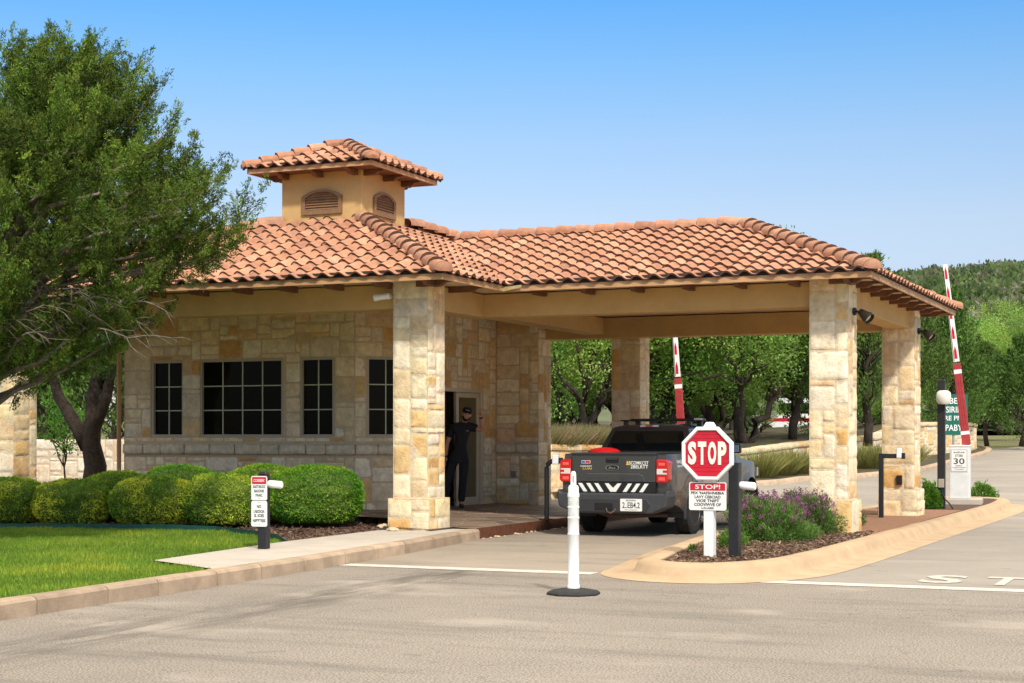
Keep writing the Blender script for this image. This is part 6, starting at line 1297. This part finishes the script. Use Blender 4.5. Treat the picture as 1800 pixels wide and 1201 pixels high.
# juniper in the foreground, trunk just outside the left edge
def big_juniper():
    rng.seed(42); base = at(-175, 20.0); t = thing('cedar_tree', 'large feathery green cedar filling the upper left beside the gatehouse', 'tree', (base.x, base.y, .1))
    r_ = Vector((CA, SA)); tx = lambda px, z: Vector((*( (at(px, 20.0) - base)), z - .1))
    axis = [tx(-175, 0), tx(-145, 1.4), tx(-60, 2.7), tx(40, 3.9), tx(88, 4.8), tx(106, 5.5), tx(116, 6.05)]; mb = MB(); mb.tube(axis, [.20, .17, .14, .11, .075, .04, .012], 10)
    def ax(z):
        for a, b in zip(axis[:-1], axis[1:]):
            if z <= b.z: return a.lerp(b, max(0, (z - a.z) / (b.z - a.z)))
        return axis[-1]
    zs = [2.0, 2.36, 2.57, 2.9, 3.2, 3.6, 4.1, 4.4, 4.7, 5.0, 5.4, 5.75, 6.1]; rs = [1.2, 1.75, 2.15, 2.5, 2.7, 2.6, 2.1, 1.85, 1.5, 1.2, .85, .5, .1]
    P, Dv, C = [], [], []; dead = MB()
    def plume(tip, d, L_, R_, n, kk):
        m = max(3, int(L_ / .062)); per = max(8, int(n * 1.75 / m)); dn = np.array(d)
        for q in range(m):
            u = (q + rng.random()) / m; w2 = R_ * (1.08 - u) * 1.5; c0 = np.array(tip) + dn * (u - .5) * L_ + nr.normal(0, 1, 3) * w2 * .48; ax2 = dn * .7 + nr.normal(0, .55, 3) + np.array([0, 0, .35]); ax2 /= np.linalg.norm(ax2)
            v = nr.random((per, 1)); tuft_r = rng.uniform(.020, .036); k2 = kk * rng.choice([.5, .75, 1, 1, 1.25, 1.6])
            P.append(c0 + ax2 * (v - .3) * .13 + nr.normal(0, tuft_r, (per, 3)) * (1.1 - .7 * v)); Dv.append(np.tile(ax2, (per, 1)) + nr.normal(0, .45, (per, 3)))
            yb = rng.uniform(.85, 1.25); C.append(np.tile(np.array([.092 * yb, .15, .018]) * k2, (per, 1)) * nr.uniform(.7, 1.3, (per, 1)))
    nbr = 150
    for k in range(nbr):
        z = 2.3 + 3.6 * ((k + .5) / nbr) ** .92; a = k * 2.39996 + rng.uniform(-.4, .4); Rz = float(np.interp(z, zs, rs)); c = ax(z); f = rng.uniform(.62, 1.0)
        dx = Vector((math.cos(a), math.sin(a))); side = dx.dot(r_)
        rad = Rz * f * (1.0 if side > -.2 else .85) * (1 + .13 * max(0, side) * (1 if z < 4.0 else max(0, 1 - (z - 4.0))))
        tip = Vector((c.x + dx.x * rad, c.y + dx.y * rad, z + .10 * rad)); b = ax(max(1.2, z - .42 * rad - .15))
        path = []; 
        for i in range(7): s = i / 6; q = b.lerp(tip, s); q.z += .16 * rad * math.sin(s * math.pi) * (1 if z > 3.2 else -.1); q += Vector((rng.uniform(-1, 1), rng.uniform(-1, 1), rng.uniform(-1, 1))) * .05 * rad * math.sin(s * math.pi); path.append(q)
        mb.tube(path, [.042 * (1 - .8 * i / 6) * (.6 + .25 * Rz) + .004 for i in range(7)], 6)
        kk = rng.uniform(.72, 1.25); m = max(4, int(9 * rad / 2 + 3))
        for j in range(m):
            s = 1 - .62 * (j / m) ** 1.2 * rng.uniform(.7, 1); q = path[min(5, int(s * 6))].lerp(path[min(6, int(s * 6) + 1)], s * 6 - int(s * 6)) if s < 1 else path[6]
            jit = Vector((rng.uniform(-1, 1), rng.uniform(-1, 1), rng.uniform(-.5, .8))) * .30 * (.3 + .7 * (1 - s) + .25); q2 = q + jit
            d = ((tip - b).normalized() * .8 + jit * .9 + Vector((0, 0, .45 + .10 * z / 3))).normalized()
            plume(q2, d, rng.uniform(.40, .75), rng.uniform(.055, .105), 230, kk * rng.uniform(.85, 1.15))
            if j < 4: mb.tube([q, q2], [.008, .004], 4, cap=False)
        plume(tip + Vector((dx.x, dx.y, .7)) * .16, (Vector((dx.x, dx.y, .9))).normalized(), rng.uniform(.5, .8), .055, 170, kk)
    for q, L_ in ((axis[-1], .9), (ax(5.7) + Vector((r_.x * -.4, r_.y * -.4, 0)), .6), (ax(5.2) + Vector((r_.x * .75, r_.y * .75, .1)), .6)): plume(q, Vector((.05, .02, 1)).normalized(), L_, .10, 200, .9)
    for px, z, kk in ((330, 4.85, 1), (388, 4.6, 1), (345, 5.0, .9), (455, 4.33, .9), (430, 4.1, 1), (255, 5.55, 1), (190, 6.0, .95), (60, 6.15, .9), (18, 6.25, .9), (275, 5.75, 1), (235, 6.0, .9), (150, 6.2, .9), (85, 6.3, .9), (-20, 6.1, 1), (305, 5.3, 1)):   # free-standing leader shoots
        q = tx(px, z); b = ax(z - .9); path = [b.lerp(q, s) + Vector((0, 0, -.25 * math.sin(s * math.pi))) for s in (0, .25, .5, .75, 1)]; mb.tube(path, [.03, .024, .018, .012, .005], 5)
        for s, nn_ in ((1.0, 200), (.95, 200), (.88, 240), (.80, 260), (.70, 260)): plume(b.lerp(q, s) + Vector((rng.uniform(-.09, .09), rng.uniform(-.09, .09), rng.uniform(-.15, .05))), (Vector((r_.x * .35, r_.y * .35, .9))).normalized(), .62, .062, nn_, kk)
    # bare grey twigs hanging in the lower crown
    for k in range(20):
        px = rng.uniform(10, 270); z = rng.uniform(2.6, 3.5); q = tx(px, z) + Vector((r_.y, -r_.x, 0)) * rng.uniform(.6, 1.5)
        w_ = rng.uniform(.25, .7); e = q + Vector((w_ * r_.x, w_ * r_.y, rng.uniform(-.4, -.05))); pts = [q.lerp(e, i / 5) + Vector((rng.uniform(-.03, .03), rng.uniform(-.03, .03), .10 * math.sin(i / 5 * 3.14) + rng.uniform(-.02, .02))) for i in range(6)]
        dead.tube(pts, [.010, .009, .007, .006, .004, .002], 5)
        for j in range(5):
            b0 = pts[1 + j % 4]; w2 = rng.uniform(.08, .3); e2 = b0 + Vector((w2 * r_.x, w2 * r_.y, rng.uniform(-.25, .08))) + Vector((rng.uniform(-.08, .08), rng.uniform(-.08, .08), 0)); dead.tube([b0, b0.lerp(e2, .5) + Vector((0, 0, rng.uniform(-.02, .03))), e2], [.005, .004, .0015], 4)
    mb.build('trunk', M['bark_grey'], t, smooth='all'); dead.build('bare_twigs', M['bark_grey'], t, smooth='all')['kind'] = 'stuff'
    P, Dv, C = map(np.concatenate, (P, Dv, C)); n = len(P); leaves('crown', P, Dv, nr.uniform(.028, .06, n), nr.uniform(.009, .016, n), C, M['needle'], t)
big_juniper()
p = at(-62, 21.5); t = oak('shrub', 'dark glossy leafy branch hanging at the left edge below the cedar', (p.x, p.y, .1), 33, H=3.1, Rc=.80, zb=2.1, col=(.022, .050, .016), lean=.1, nb=26, nl=3200, L=.10, W=.04, trunks=1, cat='tree')
# ---------------------------------------------------------------- clipped hedges along the bed
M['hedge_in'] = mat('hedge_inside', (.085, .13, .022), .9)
def hedge(px, D, rx, ry, h, col, label, yel=.5):
    p = at(px, D); t = thing('hedge', label, 'hedge', (p.x, p.y, .12), YAW, 'clipped hedges along the gatehouse'); rng.seed(int(px)); sd_ = px * .37
    def surf(d):
        x, y, z = d; k = 2.6; r = (abs(x) ** k + abs(y) ** k + abs(z) ** k) ** (-1 / k)
        w_ = 1 + .07 * noise.noise((x * 1.6 + sd_, y * 1.6, z * 1.6)) + .05 * noise.noise((x * 4 + sd_, y * 4, z * 4))
        return Vector((x * r * w_ * rx, y * r * w_ * ry, z * r * w_ * h * .5))
    bm = bmesh.new(); bmesh.ops.create_icosphere(bm, subdivisions=4, radius=1)
    for v in bm.verts: q = surf(v.co.normalized()) * .93; v.co = q + Vector((0, 0, h * .5))
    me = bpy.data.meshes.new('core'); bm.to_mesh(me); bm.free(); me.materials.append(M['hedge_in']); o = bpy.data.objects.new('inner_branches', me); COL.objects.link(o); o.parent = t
    n = int(15500 * rx * (ry + .25) / .5); P, Dv, C = [], [], []
    for _ in range(n):
        d = Vector((rng.gauss(0, 1), rng.gauss(0, 1), rng.gauss(0, 1))).normalized()
        if d.z < -.75 or (d.y > .55 and d.z < .5): continue
        q = surf(d); tuft = noise.noise((q.x * 14 + sd_, q.y * 14, q.z * 14)); q = q * (.955 + .055 * tuft + rng.uniform(-.02, .02)); nz = Vector((d.x / rx, d.y / ry, d.z / h * 2)).normalized()
        yl = max(0, min(1, .5 + 1.6 * noise.noise((q.x * 2.2 + sd_, q.y * 2.2, q.z * 2.2 + 3)) + .5 * tuft)) * yel
        c = np.array(col) * (1 - yl) + np.array((.50, .50, .05)) * yl; c = c * 1.75 * rng.uniform(.65, 1.35) * (1 + .35 * tuft)
        P.append((q.x, q.y, q.z + h * .5)); Dv.append((nz.x + rng.gauss(0, .6), nz.y + rng.gauss(0, .6), nz.z + rng.gauss(0, .6) + .25)); C.append(c)
    n = len(P); leaves('foliage', np.array(P), np.array(Dv), nr.uniform(.024, .044, n), nr.uniform(.014, .022, n), np.clip(np.array(C), .01, .9), M['leaf'], t)
hedge(10, 24.5, .68, .55, .72, (.11, .19, .022), 'leftmost rounded hedge cut by the left edge of the photograph', .55)
hedge(128, 24.3, .58, .55, .70, (.11, .19, .022), 'yellowish rounded hedge left of the oak trunk', .75)
hedge(212, 25.6, .62, .50, .80, (.085, .19, .020), 'green hedge mound at the foot of the oak trunk', .3)
hedge(272, 24.2, .66, .55, .74, (.10, .19, .022), 'yellow green hedge in front of the small left window', .7)
hedge(318, 25.7, .62, .50, .90, (.08, .19, .018), 'smooth green hedge mound against the wall under the wide window', .25)
hedge(392, 24.1, .58, .55, .80, (.085, .18, .018), 'green hedge just left of the white notice plates', .40)
hedge(462, 24.7, .62, .55, .92, (.08, .185, .016), 'tall green hedge directly behind the sign post', .28)
hedge(556, 24.1, .70, .62, .92, (.065, .185, .014), 'largest round green hedge right of the sign post', .18)
# ---------------------------------------------------------------- flowering shrubs and small plants on the island
def mound(name, label, loc, rx, ry, h, n, col, flowers=0, fcol=(.25, .09, .20), group=None, cat='shrub', L=.05, W=.012, seed=1, stalk=.14):
    t = thing(name, label, cat, loc, YAW, group); q = np.random.default_rng(seed); d = q.normal(size=(n, 3)); d[:, 2] = np.abs(d[:, 2]); d /= np.linalg.norm(d, axis=1, keepdims=True); lump = 1 + .16 * np.sin(d[:, 0] * 9 + seed) * np.sin(d[:, 1] * 8 + 2) + .10 * np.sin(d[:, 2] * 11 + d[:, 0] * 6)
    r = q.uniform(.35, 1.0, (n, 1)) ** .6 * lump[:, None]; P = d * r * np.array([rx, ry, h]); nz = d / np.array([rx, ry, h]); nz /= np.linalg.norm(nz, axis=1, keepdims=True)
    cl = 1 + .28 * np.sin(d[:, 0] * 13 + seed) * np.sin(d[:, 2] * 9 + d[:, 1] * 7); C = np.array(col) * cl[:, None] * q.uniform(.6, 1.4, (n, 1))
    leaves('foliage', P, nz * .8 + q.normal(0, .5, (n, 3)) + np.array([0, 0, .6]), q.uniform(L * .6, L * 1.4, n), W, C, M['leaf'], t)
    if flowers:
        sm = MB(); FP, FD, FC = [], [], []
        for k in range(flowers):
            dd = q.normal(size=3); dd[2] = abs(dd[2]) + .35; dd /= np.linalg.norm(dd); b = dd * np.array([rx, ry, h]) * .85; e = b + np.array([dd[0] * .06, dd[1] * .06, q.uniform(.3, 1.0) * stalk + .04]) + q.normal(0, .025, 3); sm.tube([tuple(b), tuple(e)], [.003, .002], 3, cap=False)
            m = int(q.integers(9, 22)); FP.append(e + q.normal(0, .012, (m, 3))); FD.append(q.normal(size=(m, 3))); FC.append(np.array(fcol) * q.uniform(.5, 1.5) * np.ones((m, 3)))
        sm.build('flower_stalk', mat('stalk', (.16, .10, .07), .8), t)['kind'] = 'stuff'
        FP, FD, FC = map(np.concatenate, (FP, FD, FC)); leaves('flowers', FP, FD, .020, .014, FC, M['flower'], t)['kind'] = 'stuff'
    return t
FG = 'purple flowering shrubs on the island'
p = gpt(1352, 948, .15); mound('flowering_shrub', 'purple flowering green shrub beside the black reader post', (p.x, p.y, .13), .60, .44, .54, 19000, (.15, .27, .06), 190, group=FG, seed=2)
p = gpt(1412, 935, .15); mound('flowering_shrub', 'purple flowering shrub in the middle of the island planting', (p.x, p.y, .13), .52, .44, .55, 15000, (.13, .235, .055), 210, group=FG, seed=3)
p = gpt(1462, 922, .15); mound('flowering_shrub', 'purple flowering shrub against the front outer column', (p.x, p.y, .13), .44, .44, .52, 13000, (.10, .20, .04), 130, (.18, .065, .12), group=FG, seed=4)
p = gpt(1634, 893, .15); mound('shrub', 'low green bush between the rear outer column and the black pole', (p.x, p.y, .13), .22, .25, .50, 6000, (.12, .27, .03), seed=5, W=.018)
p = gpt(1727, 877, .15); mound('shrub', 'loose green bush right of the lift gate cabinet', (p.x, p.y, .13), .30, .28, .36, 1700, (.11, .24, .03), seed=6, W=.022, L=.07)
p = gpt(1695, 884, .15); mound('weed', 'thin weed growing in front of the lift gate cabinet', (p.x, p.y, .13), .08, .08, .16, 200, (.11, .22, .03), seed=7, W=.02, cat='weed')
p = gpt(1218, 966, .15); mound('weed', 'tiny weed in the mulch left of the stop sign post', (p.x, p.y, .13), .05, .05, .07, 130, (.11, .22, .03), seed=8, W=.014, cat='weed', L=.035)
p = gpt(1275, 960, .15); mound('weed', 'small weed in the mulch between the stop sign and the reader post', (p.x, p.y, .13), .09, .08, .14, 420, (.11, .22, .03), seed=9, W=.014, cat='weed', L=.04)
p = gpt(1305, 958, .15); mound('weed', 'small light weed at the foot of the black reader post', (p.x, p.y, .13), .07, .08, .16, 300, (.14, .27, .04), seed=10, W=.014, cat='weed', L=.04)
# tall grasses by the wall
def tuft(label, loc, r, h, n, col, col2, group, seed, name='grass_tuft', cat='grass tuft'):
    t = None; q = np.random.default_rng(seed); a = q.uniform(0, 6.283, n); rr = r * np.sqrt(q.random(n)); P = np.stack([np.cos(a) * rr * .5, np.sin(a) * rr * .5, np.zeros(n)], 1); Dv = np.stack([np.cos(a) * rr / r * .75 + q.normal(0, .15, n), np.sin(a) * rr / r * .75 + q.normal(0, .15, n), np.ones(n)], 1)
    mixf = q.random((n, 1)); C = (np.array(col) * mixf + np.array(col2) * (1 - mixf)) * q.uniform(.7, 1.3, (n, 1))
    o = leaves(name, P, Dv, q.uniform(.55, 1.1, n) * h, .022, C, M['dry'], bend=.12); o.location = loc; tag(o, label, cat, group); return o
WG = 'tall grasses by the retaining wall'
for k, (px, D, lab) in enumerate(((1335, 44.6, 'grass tuft nearest the pickup in front of the stone wall'), (1368, 45.8, 'second grass tuft right of the pickup mirror before the wall'), (1402, 46.6, 'grass tuft beside the left edge of the front outer column'), (1525, 50, 'grass tuft visible between the outer columns'), (1548, 51, 'grass tuft touching the rear outer column'), (1590, 51.5, 'grass tuft just right of the rear outer column'))):
    p = at(px, D); tuft(lab, (p.x, p.y, G(p.x, p.y) + .1), .75, .95, 900, (.20, .23, .05), (.30, .26, .10), WG, 50 + k)
for k, (px, D) in enumerate(((975, 38.4), (996, 38.9), (1016, 39.4), (1036, 39.7), (1056, 40.2), (1078, 40.8), (950, 38))):
    p = at(px, D); z = zof(783, D); tuft(('dry pinkish grass tuft on the wall behind the card pedestal', 'dry grass tuft on the wall beside the pier', 'mixed green grass tuft in the middle of the gap behind the pier', 'pink seed headed grass tuft on the wall', 'dry grass tuft nearest the rear inner column', 'grass tuft hidden mostly behind the rear inner column', 'grass tuft at the pier edge on top of the wall')[k], (p.x, p.y, z - .15), .8, .8, 1000, (.14, .19, .05), (.34, .22, .15), 'dry grasses on top of the wall', 80 + k)
p = at(80, 30); tuft('spiky green yucca at the foot of the left column', (p.x, p.y, .12), .35, .5, 130, (.05, .10, .03), (.08, .14, .04), None, 99, 'yucca', 'yucca')
# rocks by the front column
for k, (px, py, r, lab) in enumerate(((678, 930, .09, 'pale flat rock lying at the foot of the front column'), (690, 933, .06, 'small pale rock touching the front column base'), (1608, 900, .07, 'small tan rock at the foot of the rear outer column'))):
    p = gpt(px, py, .15); bm = bmesh.new(); bmesh.ops.create_icosphere(bm, subdivisions=3, radius=1)
    for v in bm.verts: v.co = Vector((v.co.x * 1.4, v.co.y, v.co.z * .55)) * r * (1 + .3 * noise.noise(v.co * 1.7 + Vector((k * 5, 0, 0))))
    me = bpy.data.meshes.new('rock'); bm.to_mesh(me); bm.free(); me.materials.append(M['mortar']); o = bpy.data.objects.new('rock', me); COL.objects.link(o); o.location = (p.x, p.y, .15 + r * .3); tag(o, lab, 'rock')
# white van parked among the trees
D = 78; p = at(1402, D); t = thing('parked_van', 'white van with a red stripe parked behind the trees', 'van', (p.x, p.y, zof(771, D)), YAW + R(-4))
mb = MB(); bp_ = [(-2.3, .35), (2.3, .35), (2.3, 1.75), (2.1, 1.95), (-1.0, 1.95), (-1.5, 1.6), (-2.0, 1.15), (-2.3, 1.05)]; mb.prism(bp_, lambda a, b, h: (a, h, b), 0, 1.8); mb.build('body', M['white'], t, bevel=.06)
for x0, x1 in ((-.9, -.1), (0, 1.0), (1.1, 2.0)): mb = MB(); mb.prism([(x0, 1.2), (x1, 1.2), (x1, 1.7), (x0, 1.7)], lambda a, b, h: (a, h, b), -.012, .02); mb.build('window', PM['glass'], t)
mb = MB(); mb.prism([(-2.2, .82), (2.28, .82), (2.28, .98), (-2.2, .98)], lambda a, b, h: (a, h, b), -.01, .02); mb.build('red_stripe', M['red'], t)
for x in (-1.5, 1.5): mb = MB(); mb.lathe([(0, -.1), (.33, -.1), (.36, -.06), (.36, .08), (0, .1)], 18, Matrix.Translation((x, .08, .36)) @ Matrix.Rotation(R(90), 4, 'X')); mb.build('wheel', M['rubber'], t)
